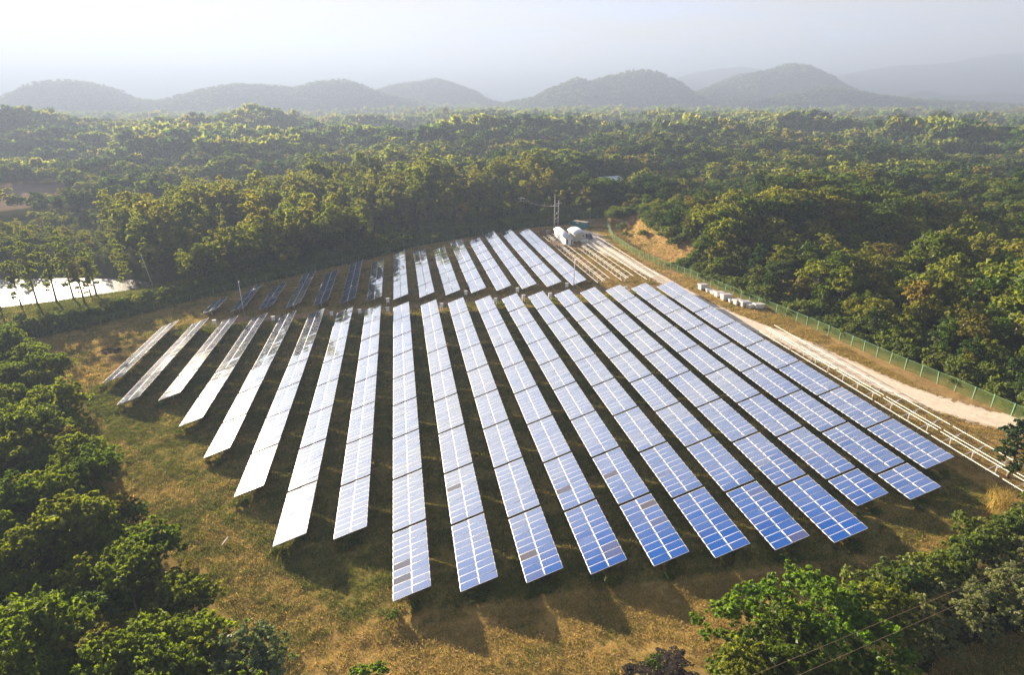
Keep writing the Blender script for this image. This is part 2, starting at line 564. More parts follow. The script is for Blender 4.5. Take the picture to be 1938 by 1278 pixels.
def make_ground_mat():
    m, N, L = newmat('field_soil')
    o = N.new('ShaderNodeOutputMaterial')
    p = N.new('ShaderNodeBsdfDiffuse')
    g = N.new('ShaderNodeNewGeometry')

    def noise(scale, detail=6, rough=0.6):
        n = N.new('ShaderNodeTexNoise')
        n.inputs['Scale'].default_value = scale
        n.inputs['Detail'].default_value = detail
        n.inputs['Roughness'].default_value = rough
        L.new(g.outputs['Position'], n.inputs['Vector'])
        return n.outputs['Fac']

    def attr(nm):
        a = N.new('ShaderNodeAttribute')
        a.attribute_name = nm
        return a.outputs['Fac']

    def mix(f, a, b):
        x = N.new('ShaderNodeMixRGB')
        L.new(f, x.inputs['Fac'])
        L.new(a, x.inputs['Color1'])
        if isinstance(b, tuple):
            x.inputs['Color2'].default_value = (*b, 1)
        else:
            L.new(b, x.inputs['Color2'])
        return x.outputs['Color']

    def breakup(a, n, k=0.55):
        s = N.new('ShaderNodeMath')
        s.operation = 'MULTIPLY_ADD'
        L.new(n, s.inputs[0])
        s.inputs[1].default_value = k * 2
        s.inputs[2].default_value = -k
        t = N.new('ShaderNodeMath')
        t.operation = 'ADD'
        t.use_clamp = True
        L.new(s.outputs[0], t.inputs[0])
        L.new(a, t.inputs[1])
        return t.outputs[0]
    hay = ramp(N, [(0.28, (0.13, 0.085, 0.030)), (0.42, (0.30, 0.185, 0.060)), (0.56, (0.40, 0.26, 0.09)), (0.74, (0.48, 0.34, 0.14))])
    L.new(noise(1.7, 9, 0.8), hay.inputs['Fac'])
    grn = ramp(N, [(0.30, (0.030, 0.046, 0.010)), (0.5, (0.085, 0.105, 0.022)), (0.72, (0.17, 0.165, 0.040))])
    L.new(noise(3.1, 8, 0.7), grn.inputs['Fac'])
    soil = ramp(N, [(0.30, (0.17, 0.10, 0.055)), (0.5, (0.27, 0.175, 0.10)), (0.7, (0.36, 0.26, 0.16))])
    L.new(noise(1.6, 8, 0.7), soil.inputs['Fac'])
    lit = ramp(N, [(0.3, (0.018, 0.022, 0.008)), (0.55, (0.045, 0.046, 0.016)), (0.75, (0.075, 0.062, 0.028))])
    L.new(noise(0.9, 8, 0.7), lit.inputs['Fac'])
    c = mix(breakup(attr('green'), noise(0.7, 5)), hay.outputs['Color'], grn.outputs['Color'])
    c = mix(breakup(attr('soil'), noise(0.9, 6)), c, soil.outputs['Color'])
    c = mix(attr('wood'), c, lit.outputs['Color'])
    fld = ramp(N, [(0.35, (0.17, 0.12, 0.09)), (0.65, (0.22, 0.16, 0.12))])
    L.new(noise(0.12, 6), fld.inputs['Fac'])
    c = mix(attr('field'), c, fld.outputs['Color'])
    L.new(c, p.inputs['Color'])
    b = N.new('ShaderNodeBump')
    b.inputs['Strength'].default_value = 0.9
    b.inputs['Distance'].default_value = 0.16
    L.new(noise(4.5, 8, 0.75), b.inputs['Height'])
    L.new(b.outputs['Normal'], p.inputs['Normal'])
    L.new(p.outputs['BSDF'], o.inputs['Surface'])
    return m


def make_road_mat():
    m, N, L = newmat('gravel_track')
    o = N.new('ShaderNodeOutputMaterial')
    p = N.new('ShaderNodeBsdfDiffuse')
    g = N.new('ShaderNodeNewGeometry')
    n1 = N.new('ShaderNodeTexNoise')
    n1.inputs['Scale'].default_value = 1.3
    n1.inputs['Detail'].default_value = 9
    n1.inputs['Roughness'].default_value = 0.7
    L.new(g.outputs['Position'], n1.inputs['Vector'])
    c1 = ramp(N, [(0.3, (0.48, 0.39, 0.30)), (0.5, (0.62, 0.53, 0.42)), (0.7, (0.70, 0.62, 0.51))])
    L.new(n1.outputs['Fac'], c1.inputs['Fac'])
    c2 = ramp(N, [(0.3, (0.13, 0.085, 0.035)), (0.6, (0.22, 0.15, 0.065)), (0.75, (0.13, 0.12, 0.04))])
    L.new(n1.outputs['Fac'], c2.inputs['Fac'])
    a = N.new('ShaderNodeAttribute')
    a.attribute_name = 'edge'
    s = N.new('ShaderNodeMath')
    s.operation = 'MULTIPLY_ADD'
    L.new(n1.outputs['Fac'], s.inputs[0])
    s.inputs[1].default_value = 2.4
    s.inputs[2].default_value = -1.2
    t = N.new('ShaderNodeMath')
    t.operation = 'ADD'
    L.new(s.outputs[0], t.inputs[0])
    L.new(a.outputs['Fac'], t.inputs[1])
    f = ramp(N, [(0.42, (0, 0, 0)), (0.62, (1, 1, 1))])
    L.new(t.outputs[0], f.inputs['Fac'])
    mx = N.new('ShaderNodeMixRGB')
    L.new(f.outputs['Color'], mx.inputs['Fac'])
    L.new(c1.outputs['Color'], mx.inputs['Color1'])
    L.new(c2.outputs['Color'], mx.inputs['Color2'])
    L.new(mx.outputs['Color'], p.inputs['Color'])
    b = N.new('ShaderNodeBump')
    b.inputs['Strength'].default_value = 0.5
    b.inputs['Distance'].default_value = 0.05
    n2 = N.new('ShaderNodeTexNoise')
    n2.inputs['Scale'].default_value = 8
    n2.inputs['Detail'].default_value = 6
    L.new(g.outputs['Position'], n2.inputs['Vector'])
    L.new(n2.outputs['Fac'], b.inputs['Height'])
    L.new(b.outputs['Normal'], p.inputs['Normal'])
    L.new(p.outputs['BSDF'], o.inputs['Surface'])
    return m


def make_water():
    m, N, L = newmat('pond_water')
    o = N.new('ShaderNodeOutputMaterial')
    p = N.new('ShaderNodeBsdfPrincipled')
    p.inputs['Base Color'].default_value = (0.06, 0.06, 0.04, 1)
    p.inputs['Roughness'].default_value = 0.24
    p.inputs['IOR'].default_value = 1.333
    g = N.new('ShaderNodeNewGeometry')
    n = N.new('ShaderNodeTexNoise')
    n.inputs['Scale'].default_value = 1.2
    n.inputs['Detail'].default_value = 4
    L.new(g.outputs['Position'], n.inputs['Vector'])
    b = N.new('ShaderNodeBump')
    b.inputs['Strength'].default_value = 0.35
    b.inputs['Distance'].default_value = 0.15
    L.new(n.outputs['Fac'], b.inputs['Height'])
    L.new(b.outputs['Normal'], p.inputs['Normal'])
    L.new(p.outputs['BSDF'], o.inputs['Surface'])
    return m


def make_mesh_mat():
    m, N, L = newmat('green_wire_mesh')
    o = N.new('ShaderNodeOutputMaterial')
    d = N.new('ShaderNodeBsdfDiffuse')
    t0 = N.new('ShaderNodeTexCoord')
    n = N.new('ShaderNodeTexNoise')
    n.inputs['Scale'].default_value = 0.5
    L.new(t0.outputs['Object'], n.inputs['Vector'])
    r = ramp(N, [(0.35, (0.15, 0.23, 0.08)), (0.65, (0.21, 0.27, 0.09))])
    L.new(n.outputs['Fac'], r.inputs['Fac'])
    L.new(r.outputs['Color'], d.inputs['Color'])
    tl = N.new('ShaderNodeBsdfTranslucent')
    L.new(r.outputs['Color'], tl.inputs['Color'])
    ms = N.new('ShaderNodeMixShader')
    ms.inputs[0].default_value = 0.4
    L.new(d.outputs[0], ms.inputs[1])
    L.new(tl.outputs[0], ms.inputs[2])
    t = N.new('ShaderNodeBsdfTransparent')
    x = N.new('ShaderNodeMixShader')
    x.inputs[0].default_value = 0.40
    L.new(t.outputs[0], x.inputs[1])
    L.new(ms.outputs[0], x.inputs[2])
    L.new(x.outputs[0], o.inputs['Surface'])
    return m


def make_hill_mat():
    m, N, L = newmat('wooded_hillside')
    o = N.new('ShaderNodeOutputMaterial')
    p = N.new('ShaderNodeBsdfDiffuse')
    g = N.new('ShaderNodeNewGeometry')
    n = N.new('ShaderNodeTexNoise')
    n.inputs['Scale'].default_value = 0.03
    n.inputs['Detail'].default_value = 10
    n.inputs['Roughness'].default_value = 0.75
    L.new(g.outputs['Position'], n.inputs['Vector'])
    r = ramp(N, [(0.3, (0.022, 0.032, 0.012)), (0.55, (0.050, 0.058, 0.020)), (0.75, (0.085, 0.075, 0.032))])
    L.new(n.outputs['Fac'], r.inputs['Fac'])
    L.new(r.outputs['Color'], p.inputs['Color'])
    b = N.new('ShaderNodeBump')
    b.inputs['Strength'].default_value = 1.0
    b.inputs['Distance'].default_value = 12.0
    L.new(n.outputs['Fac'], b.inputs['Height'])
    L.new(b.outputs['Normal'], p.inputs['Normal'])
    L.new(p.outputs[0], o.inputs['Surface'])
    return m


M['ground'] = make_ground_mat()
M['road'] = make_road_mat()
M['water'] = make_water()
M['mesh'] = make_mesh_mat()
M['hill'] = make_hill_mat()
M['ash'] = solid('burnt_ash', (0.030, 0.025, 0.024), 1.0, var=0.85, scale=3.5, bump=1.0, spec=0.0)

# ------------------------------------------------------------------ ground sheet


def graded(a, b, step, lo, hi, k=1.13):
    core = list(np.arange(a, b + step * 0.5, step))
    s = step
    x = a
    left = []
    while x > lo:
        s = min(s * k, 400)
        x -= s
        left.append(x)
    s = step
    x = core[-1]
    right = []
    while x < hi:
        s = min(s * k, 400)
        x += s
        right.append(x)
    return np.array(left[::-1] + core + right)


def build_ground():
    xs = graded(-92, 96, 0.6, -6500, 6500)
    ys = graded(24, 236, 0.6, -600, 7000)
    X, Y = np.meshgrid(xs, ys)
    Z = ground(X, Y)
    nx, ny = len(xs), len(ys)
    V = np.stack([X, Y, Z], -1).reshape(-1, 3)
    i = np.arange(nx - 1)[None, :] + np.arange(ny - 1)[:, None] * nx
    F = np.stack([i, i + 1, i + 1 + nx, i + nx], -1).reshape(-1)
    me = mesh_np('ground', V, F, np.full((nx - 1) * (ny - 1), 4), [M['ground']], smooth=True)
    x, y = X.ravel(), Y.ravel()
    farm = inpoly(x, y, FARM)
    dfm = dist_poly(x, y, FARM + FARM[:1])
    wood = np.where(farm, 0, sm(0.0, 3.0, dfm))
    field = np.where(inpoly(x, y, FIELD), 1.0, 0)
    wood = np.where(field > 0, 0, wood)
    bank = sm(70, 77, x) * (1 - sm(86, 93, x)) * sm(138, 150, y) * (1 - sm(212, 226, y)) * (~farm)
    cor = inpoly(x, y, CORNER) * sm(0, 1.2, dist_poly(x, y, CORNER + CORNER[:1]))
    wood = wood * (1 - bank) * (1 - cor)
    inrows = inpoly(x, y, [(-57, 104), (-52, 98), (-8, 44.8), (50, 41), (66, 47), (67, 136), (-52, 142)])
    green = np.where(inrows, 0.66, 0.22)
    green = green + 0.42 * sm(118, 150, y) * (1 - sm(-60, -15, x))
    green = green + 0.35 * (1 - sm(0.5, 6, dist_poly(x, y, [(-55, 104), (-44, 85), (-31, 67), (-22, 54), (-13, 44)])))
    green = np.where((y > 142) & (x < 45), 0.36, green)
    green = np.where((x > 48) & (y > 140), 0.05, green)
    lane = 1 - sm(0.8, 2.6, np.abs(dist_poly(x, y, [(-42, 141.8), (0, 140.2), (40, 139.6), (62, 138.2), (68, 136)])))
    soil = 0.95 * lane
    soil = np.maximum(soil, 0.55 * bank)
    soil = np.maximum(soil, 0.50 * sm(48, 52, x) * sm(138, 142, y))
    soil = np.maximum(soil, 0.42 * sm(66, 70, x) * (y < 145))
    lf = dist_poly(x, y, LEFT_FENCE)
    soil = np.maximum(soil, 0.45 * (1 - sm(1.5, 5.5, np.abs(lf - 2.5))) * sm(-50, -30, x))
    soil = np.maximum(soil, 0.35 * (1 - sm(2, 9, np.hypot(x + 62, y - 124))))
    fattr(me, 'green', np.clip(green, 0, 1), 'POINT')
    fattr(me, 'soil', np.clip(soil, 0, 1), 'POINT')
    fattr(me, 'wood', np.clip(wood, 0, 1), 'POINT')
    fattr(me, 'field', field, 'POINT')
    o = link(bpy.data.objects.new('ground', me))
    tag(o, kind='structure')


build_ground()


def strip(name, pts, mat, lift, ncross=11, step=0.6):
    P = np.array(pts, float)
    seg = np.hypot(np.diff(P[:, 0]), np.diff(P[:, 1]))
    t = np.concatenate([[0], np.cumsum(seg)])
    n = int(t[-1] / step)
    tt = np.linspace(0, t[-1], n)
    k = np.ones(9) / 9.0
    ip = []
    for j in range(3):
        v = np.interp(tt, t, P[:, j])
        v = np.convolve(np.pad(v, 4, mode='edge'), k, 'valid')
        ip.append(v)
    cx, cy, w = ip
    dx, dy = np.gradient(cx), np.gradient(cy)
    l = np.hypot(dx, dy)
    nxx, nyy = dy / l, -dx / l
    u = np.linspace(-1, 1, ncross)
    X = cx[:, None] + nxx[:, None] * u[None] * w[:, None] / 2 * 1.35
    Y = cy[:, None] + nyy[:, None] * u[None] * w[:, None] / 2 * 1.35
    Z = ground(X, Y) + lift * (1 - np.abs(u[None]) ** 6) + 0.012
    Z += -0.05 * np.exp(-((np.abs(u[None]) - 0.32) / 0.12) ** 2) * 0.6
    V = np.stack([X, Y, Z], -1).reshape(-1, 3)
    i = np.arange(ncross - 1)[None, :] + np.arange(n - 1)[:, None] * ncross
    F = np.stack([i, i + 1, i + 1 + ncross, i + ncross], -1).reshape(-1)
    me = mesh_np(name, V, F, np.full((ncross - 1) * (n - 1), 4), [mat], smooth=True)
    e = np.broadcast_to(np.abs(u)[None], (n, ncross)).ravel()
    fattr(me, 'edge', 0.08 + 0.62 * sm(0.45, 1.0, e) + 0.24 * np.exp(-(e / 0.10) ** 2), 'POINT')
    return tag(link(bpy.data.objects.new(name, me)), kind='structure')


strip('gravel_road', ROAD, M['road'], 0.06)


def blob_patch(name, cx, cy, rx, ry, seed, mat, lift=0.05):
    """ragged low mound of ash and char: its rim sinks unevenly into the grass"""
    nt, rings = 96, 16
    th = np.linspace(0, 2 * np.pi, nt, endpoint=False)
    prof = 0.7 + 0.55 * (vn(np.cos(th) * 1.6 + 5, np.sin(th) * 1.6 + 5, seed) - 0.2) + 0.35 * (vn(np.cos(th) * 6 + 9, np.sin(th) * 6 + 9, seed + 2) - 0.5)
    pts = [(cx, cy)]
    tk = [0.0]
    for k in range(1, rings + 1):
        for a, p in zip(th, prof):
            pts.append((cx + math.cos(a) * rx * p * k / rings, cy + math.sin(a) * ry * p * k / rings))
            tk.append(k / rings)
    A = np.array(pts)
    tk = np.array(tk)
    z = ground(A[:, 0], A[:, 1]) + lift * (1 - tk ** 3) - 0.06 * tk ** 2 + 0.22 * (fbm(A[:, 0] * 1.7, A[:, 1] * 1.7, seed, 4) - 0.5)
    fs = [(0, 1 + j, 1 + (j + 1) % nt) for j in range(nt)]
    for k in range(rings - 1):
        a = 1 + k * nt
        for j in range(nt):
            fs.append((a + j, a + nt + j, a + nt + (j + 1) % nt, a + (j + 1) % nt))
    m = MB()
    m.add(np.column_stack([A, z]), fs)
    return m.build(name, mat, smooth=True)


tag(blob_patch('ash_patch', -61.5, 128.6, 3.8, 3.4, 3, M['ash'], 0.06), 'black burnt patch on the grass left of the first solar row', 'burnt patch')
tag(blob_patch('ash_patch', 19.0, 33.8, 4.6, 3.0, 5, M['ash'], 0.07), 'black burnt patch at the bottom edge by the leafy trees', 'burnt patch')


def build_pond():
    m = MB()
    zc = POND_Z
    pl = [(-260, 120), (-40, 160), (-50, 270), (-280, 290)]
    m.add([(x, y, zc) for x, y in pl], [(0, 1, 2, 3)])
    o = m.build('water', M['water'])
    tag(o, kind='structure')
    # keep the sheet inside the basin: clip it to the pond outline
    me = o.data
    me.clear_geometry()
    c = np.mean(POND, 0)
    V = [(c[0], c[1], zc)] + [(x + (x - c[0]) * 0.015, y + (y - c[1]) * 0.015, zc) for x, y in POND]
    n = len(POND)
    me.from_pydata(V, [], [(0, 1 + i, 1 + (i + 1) % n) for i in range(n)])
    me.update()


build_pond()

# ------------------------------------------------------------------ hills: (depth, [(lateral, height)])
HILLS = [
    (2300, [(-2055, 39), (-1830, 35), (-1750, 47), (-1706, 70), (-1641, 99), (-1574, 104), (-1511, 98), (-1441, 77), (-1375, 42), (-1264, 33), (-1190, 22)], 260),
    (2450, [(-1447, 28), (-1284, 38), (-1220, 60), (-1136, 81), (-1034, 94), (-935, 90), (-816, 81), (-734, 103), (-634, 108), (-576, 94), (-508, 66), (-420, 46), (-300, 22)], 300),
    (3000, [(-761, 30), (-660, 64), (-559, 100), (-436, 116), (-338, 129), (-242, 100), (-157, 70), (-108, 36), (-22, 20)], 300),
    (2400, [(-57, 22), (22, 36), (81, 47), (139, 78), (235, 112), (294, 102), (352, 118), (457, 141), (525, 134), (606, 102), (669, 57), (731, 25)], 300),
    (2700, [(668, 25), (753, 58), (837, 94), (941, 135), (1069, 155), (1130, 176), (1196, 174), (1292, 129), (1365, 88), (1481, 62), (1618, 43), (1755, 22)], 330),
    (2100, [(745, 18), (796, 30), (878, 55), (977, 74), (1045, 76), (1152, 58), (1294, 41), (1433, 34), (1608, 26), (1714, 16)], 200),
    (5200, [(1152, 77), (1271, 167), (1350, 213), (1514, 248), (1803, 282), (1975, 255), (2231, 225), (2506, 108)], 500),
    (5000, [(2332, 87), (2436, 181), (2627, 236), (2939, 280), (3178, 288), (3336, 299), (3526, 335), (3717, 364), (3959, 357), (4536, 310)], 500),
    (3600, [(1922, 40), (2034, 67), (2156, 48), (2291, 94), (2419, 56), (2593, 67), (2736, 81), (2852, 67), (3036, 62)], 220),
]
YAW = 0.1826
FWD = np.array([math.sin(YAW), math.cos(YAW)])
LAT = np.array([math.cos(YAW), -math.sin(YAW)])
HILL_PTS = []


def hill_height(lat, dep, h):
    D, prof, w = h
    P = np.array(prof, float)
    H = np.interp(lat, P[:, 0], P[:, 1], left=-30, right=-30)
    t = (dep - D) / w
    H = (H + 10) * np.exp(-t * t * 1.2) - 10
    H = H + (fbm(lat / 70, dep / 70, int(D) % 13, 4) - 0.5) * 0.16 * np.clip(H, 0, 90) * np.clip(np.abs(t) * 3, 0.15, 1)
    H = H + (fbm(lat / 190 + D, dep / 190, 4, 3) - 0.5) * 0.6 * np.clip(H, 0, 200) * sm(0.15, 0.7, np.abs(t))
    return H


for hi_, h in enumerate(HILLS):
    D, prof, w = h
    l0, l1 = prof[0][0] - 120, prof[-1][0] + 120
    st = 9.0 if D < 3200 else 22.0
    ls = np.arange(l0, l1, st)
    ds = np.arange(D - 1.6 * w, D + 1.6 * w, st * 1.4)
    A, B = np.meshgrid(ls, ds)
    Z = hill_height(A, B, h)
    k = np.ones(5) / 5
    Z = np.apply_along_axis(lambda v: np.convolve(np.pad(v, 2, mode='edge'), k, 'valid'), 1, Z)
    X = A * LAT[0] + B * FWD[0]
    Y = A * LAT[1] + B * FWD[1]
    V = np.stack([X, Y, Z], -1).reshape(-1, 3)
    nx, ny = len(ls), len(ds)
    i = np.arange(nx - 1)[None, :] + np.arange(ny - 1)[:, None] * nx
    F = np.stack([i, i + 1, i + 1 + nx, i + nx], -1).reshape(-1)
    me = mesh_np('hill', V, F, np.full((nx - 1) * (ny - 1), 4), [M['hill']], smooth=True)
    tag(link(bpy.data.objects.new('mountain' if D > 4000 else 'hill', me)), kind='structure')
    if D < 3200:
        r = RS(hi_ + 50)
        n = int((l1 - l0) * w * 1.9 / 200)
        a = r.uniform(l0, l1, n)
        b = r.uniform(D - 1.5 * w, D + 0.4 * w, n)
        z = hill_height(a, b, h)
        ok = z > -2
        HILL_PTS.append(np.column_stack([a * LAT[0] + b * FWD[0], a * LAT[1] + b * FWD[1], z - 1.0])[ok])

# ------------------------------------------------------------------ plant meshes


def leaf_cloud(pos, nor, size, aspect, r, tone):
    n = len(pos)
    nor = nor / (np.linalg.norm(nor, axis=1, keepdims=True) + 1e-9)
    a = r.normal(size=(n, 3))
    t = np.cross(nor, a)
    t /= (np.linalg.norm(t, axis=1, keepdims=True) + 1e-9)
    b = np.cross(nor, t)
    s = size[:, None]
    w = s * aspect[:, None]
    V = np.empty((n, 4, 3))
    V[:, 0] = pos + t * s
    V[:, 1] = pos + b * w - t * s * 0.1 + nor * w * 0.25
    V[:, 2] = pos - t * s
    V[:, 3] = pos - b * w - t * s * 0.1 + nor * w * 0.25
    return V.reshape(-1, 3), tone


def unit(r, n):
    d = r.normal(size=(n, 3))
    return d / np.linalg.norm(d, axis=1, keepdims=True)


def crown(name, seed, R, H, z0, n, leaf, nclump, mat, flat=0.6, spread=(0.45, 1.0), csize=(0.26, 0.46), lump=1.0, upper=-0.35, sub=9):
    """crown made of leaf clumps spread through an uneven volume centred at z0"""
    r = RS(seed)
    d = unit(r, nclump * 3)
    d = d[d[:, 2] > upper][:nclump]
    nclump = len(d)
    fac = r.uniform(spread[0], spread[1], nclump)
    ax = r.uniform(0.8, 1.15, 2)
    irr = 0.75 + 0.5 * vn(d[:, 0] * 1.7 + 9, d[:, 1] * 1.7 + 9, seed)
    C = d * np.array([R * ax[0], R * ax[1], H]) * (fac * irr)[:, None]
    C[:, 2] += z0
    cr_ = r.uniform(csize[0], csize[1], nclump) * R * lump
    # sprays: small bunches of leaves standing out of every clump
    ns = nclump * sub
    wgt = cr_ ** 2
    kc = r.choice(nclump, ns, p=wgt / wgt.sum())
    sdir = unit(r, ns)
    sdir[:, 2] = np.where(sdir[:, 2] < -0.25, -sdir[:, 2], sdir[:, 2])
    spos = C[kc] + sdir * (cr_[kc] * r.uniform(0.5, 1.12, ns))[:, None] * np.array([1, 1, flat + 0.2])
    srad = cr_[kc] * r.uniform(0.16, 0.34, ns)
    k = r.randint(0, ns, n)
    ld = unit(r, n)
    ld[:, 2] = ld[:, 2] * 0.6 + 0.12
    pos = spos[k] + ld * (srad[k] * r.uniform(0.2, 1.0, n))[:, None]
    out = pos - np.array([0, 0, z0])
    out = out / (np.linalg.norm(out, axis=1, keepdims=True) + 1e-6)
    nor = 0.3 * ld + 0.42 * sdir[k] + 0.2 * out + np.array([0, 0, 0.18]) + r.normal(size=(n, 3)) * 0.6
    size = leaf * r.uniform(0.45, 1.4, n)
    asp = r.uniform(0.32, 0.62, n)
    ctone = r.uniform(0.0, 1.0, nclump)
    stone = r.uniform(0.0, 1.0, ns)
    tone = np.clip(0.3 * ctone[kc[k]] + 0.4 * stone[k] + 0.3 * r.rand(n), 0, 1)
    V, tone = leaf_cloud(pos, nor, size, asp, r, tone)
    me = mesh_np(name, V, np.arange(n * 4), np.full(n, 4), [mat])
    fattr(me, 'tone', tone)
    return me


def trunk(name, seed, h, r0, mat, limbs=5, crown_r=2.5, crown_h=2.0, lean=0.2):
    r = RS(seed)
    m = MB()
    top = Vector((r.uniform(-lean, lean), r.uniform(-lean, lean), h))
    mid = top * 0.5 + Vector((r.uniform(-.15, .15), r.uniform(-.15, .15), 0))
    m.tube([(0, 0, -0.4), mid * 0.3, mid, top], [r0 * 1.35, r0, r0 * 0.8, r0 * 0.5], 7)
    for i in range(limbs):
        a = 2 * math.pi * (i + r.rand()) / limbs
        s = mid.lerp(top, r.uniform(0.1, 0.95))
        e = top + Vector((math.cos(a) * crown_r * 0.7, math.sin(a) * crown_r * 0.7, crown_h * r.uniform(0.2, 0.9)))
        k = s.lerp(e, 0.5) + Vector((0, 0, -0.25))
        m.tube([s, k, e], [r0 * 0.45, r0 * 0.28, r0 * 0.08], 5, cap=False)
    return m.mesh(name, mat, True)


def blades(name, seed, n, h, spread, width, mat, droop=0.4):
    r = RS(seed)
    V, T = [], []
    for i in range(n):
        a = r.uniform(0, 6.283)
        p = np.array([r.normal() * spread, r.normal() * spread, -0.03])
        L = h * r.uniform(0.5, 1.15)
        d = np.array([math.cos(a), math.sin(a), 0])
        s = np.array([-d[1], d[0], 0]) * width
        tip = p + d * L * r.uniform(0.15, droop + 0.3) + np.array([0, 0, L])
        mid = p + d * L * 0.12 + np.array([0, 0, L * 0.6])
        V += [p - s, p + s, mid + s * 0.7, mid - s * 0.7, mid - s * 0.7, mid + s * 0.7, tip + s * 0.1, tip - s * 0.1]
        t = r.rand()
        T += [t, t]
    me = mesh_np(name, np.array(V), np.arange(n * 8), np.full(n * 2, 4), [mat])
    fattr(me, 'tone', T)
    return me


P = {}


def proto(kind, nvar, fn, trunk_fn=None):
    P[kind] = [(fn(i), trunk_fn(i) if trunk_fn else None) for i in range(nvar)]


# name: (crown mesh, trunk mesh); every crown is built at metre scale with its foot at z = 0
tr = lambda h, r0, cr_, ch, s0, mt='bark': (lambda i: trunk('trunk', s0 + i, h, r0, M[mt], 6, cr_, ch))
proto('near', 6, lambda i: crown('crown', 100 + i, 3.1, 2.4, 4.4, 13500, 0.165, 50, M['near'], csize=(0.2, 0.42)), tr(3.6, 0.16, 2.6, 2.0, 10))
proto('neardark', 3, lambda i: crown('crown', 130 + i, 3.2, 2.2, 4.0, 13000, 0.165, 54, M['forest'], csize=(0.2, 0.4)), tr(3.2, 0.16, 2.6, 2.0, 20))
proto('bright', 4, lambda i: crown('crown', 160 + i, 2.6, 2.2, 3.8, 10500, 0.165, 32, M['bright'], flat=0.35, csize=(0.2, 0.36), spread=(0.55, 1.1)), tr(3.0, 0.12, 2.2, 1.8, 30))
proto('silver', 2, lambda i: crown('crown', 180 + i, 2.8, 2.2, 3.6, 9000, 0.17, 40, M['silver']), tr(3.0, 0.14, 2.4, 1.8, 35))
proto('flower', 4, lambda i: crown('crown', 200 + i, 1.9, 1.3, 1.2, 8000, 0.10, 34, M['flower'], csize=(0.2, 0.4)), tr(1.0, 0.06, 1.5, 1.0, 40))
proto('vine', 5, lambda i: crown('crown', 220 + i, 1.8, 1.25, 1.1, 3800, 0.16, 26, M['vine'], csize=(0.3, 0.5), upper=-0.1), tr(0.9, 0.05, 1.4, 1.0, 45))
proto('weed', 4, lambda i: crown('crown', 240 + i, 0.7, 0.5, 0.4, 500, 0.10, 12, M['weed'], csize=(0.3, 0.5), upper=-0.1))
proto('dark', 2, lambda i: crown('crown', 260 + i, 2.5, 4.2, 5.0, 14000, 0.17, 60, M['dark'], csize=(0.2, 0.36), upper=-0.8), tr(4.0, 0.2, 2.0, 3.0, 50))
proto('forest', 7, lambda i: crown('crown', 300 + i, 3.3, 3.5, 5.8, 4600, 0.27, 52, M['forest'], csize=(0.17, 0.38), upper=-0.75), tr(5.0, 0.17, 2.6, 2.2, 60))
proto('teak', 5, lambda i: crown('crown', 330 + i, 3.0, 4.6, 10.2, 2900, 0.32, 44, M['teak'], csize=(0.2, 0.38), upper=-0.75), tr(8.0, 0.18, 2.2, 4.0, 70))
proto('slender', 4, lambda i: crown('crown', 360 + i, 2.5, 7.4, 10.2, 3600, 0.30, 56, M['teak'], csize=(0.15, 0.32), spread=(0.3, 1.05), upper=-0.95),
      lambda i: trunk('trunk', 80 + i, 12.5, 0.24, M['bark'], 8, 2.2, 3.0, 0.5))
proto('autumn', 2, lambda i: crown('crown', 380 + i, 2.3, 2.6, 5.4, 2600, 0.24, 30, M['autumn'], csize=(0.18, 0.36), upper=-0.6), tr(4.4, 0.13, 1.9, 2.2, 90, 'palebark'))
proto('cone', 1, lambda i: crown('crown', 395, 4.0, 11.0, 12.5, 1500, 0.9, 50, M['forest'], csize=(0.2, 0.4), upper=-0.9), tr(12, 0.3, 2.5, 8, 95))
proto('light', 4, lambda i: crown('crown', 700 + i, 3.6, 3.0, 5.8, 3600, 0.29, 40, M['light'], csize=(0.18, 0.36), upper=-0.5, spread=(0.5, 1.15)), tr(5.2, 0.17, 2.8, 2.4, 61, 'palebark'))
proto('deep', 4, lambda i: crown('crown', 720 + i, 2.9, 4.0, 6.2, 4800, 0.26, 56, M['deep'], csize=(0.17, 0.36), upper=-0.8), tr(5.4, 0.18, 2.4, 2.6, 64))
proto('midlight', 3, lambda i: crown('crown', 740 + i, 3.7, 3.0, 6.2, 800, 0.64, 26, M['light'], csize=(0.18, 0.38), upper=-0.5, spread=(0.5, 1.15)))
proto('middeep', 3, lambda i: crown('crown', 760 + i, 3.0, 4.2, 6.6, 900, 0.6, 32, M['deep'], csize=(0.18, 0.38), upper=-0.7))
proto('farlight', 2, lambda i: crown('crown', 780 + i, 4.2, 3.2, 8.0, 150, 1.7, 14, M['light'], csize=(0.25, 0.45), upper=-0.4))
proto('fardeep', 2, lambda i: crown('crown', 790 + i, 3.8, 4.2, 8.4, 150, 1.7, 14, M['deep'], csize=(0.25, 0.45), upper=-0.5))
proto('mid', 6, lambda i: crown('crown', 400 + i, 3.5, 3.5, 6.2, 900, 0.62, 30, M['forest'], csize=(0.18, 0.40), upper=-0.6))
proto('midteak', 3, lambda i: crown('crown', 420 + i, 3.0, 4.2, 9.4, 900, 0.62, 30, M['teak'], csize=(0.22, 0.4), upper=-0.7))
proto('far', 5, lambda i: crown('crown', 440 + i, 4.2, 3.4, 8.0, 150, 1.7, 14, M['forest'], csize=(0.25, 0.45), upper=-0.4))
proto('vfar', 3, lambda i: crown('crown', 460 + i, 6.0, 4.2, 5.5, 70, 3.4, 10, M['forest'], csize=(0.3, 0.5), upper=-0.3))
proto('tuft', 5, lambda i: blades('tuft', 500 + i, 16, 0.20, 0.20, 0.020, M['grass'], 0.9))
proto('greentuft', 4, lambda i: blades('tuft', 510 + i, 16, 0.24, 0.18, 0.020, M['greengrass'], 0.8))
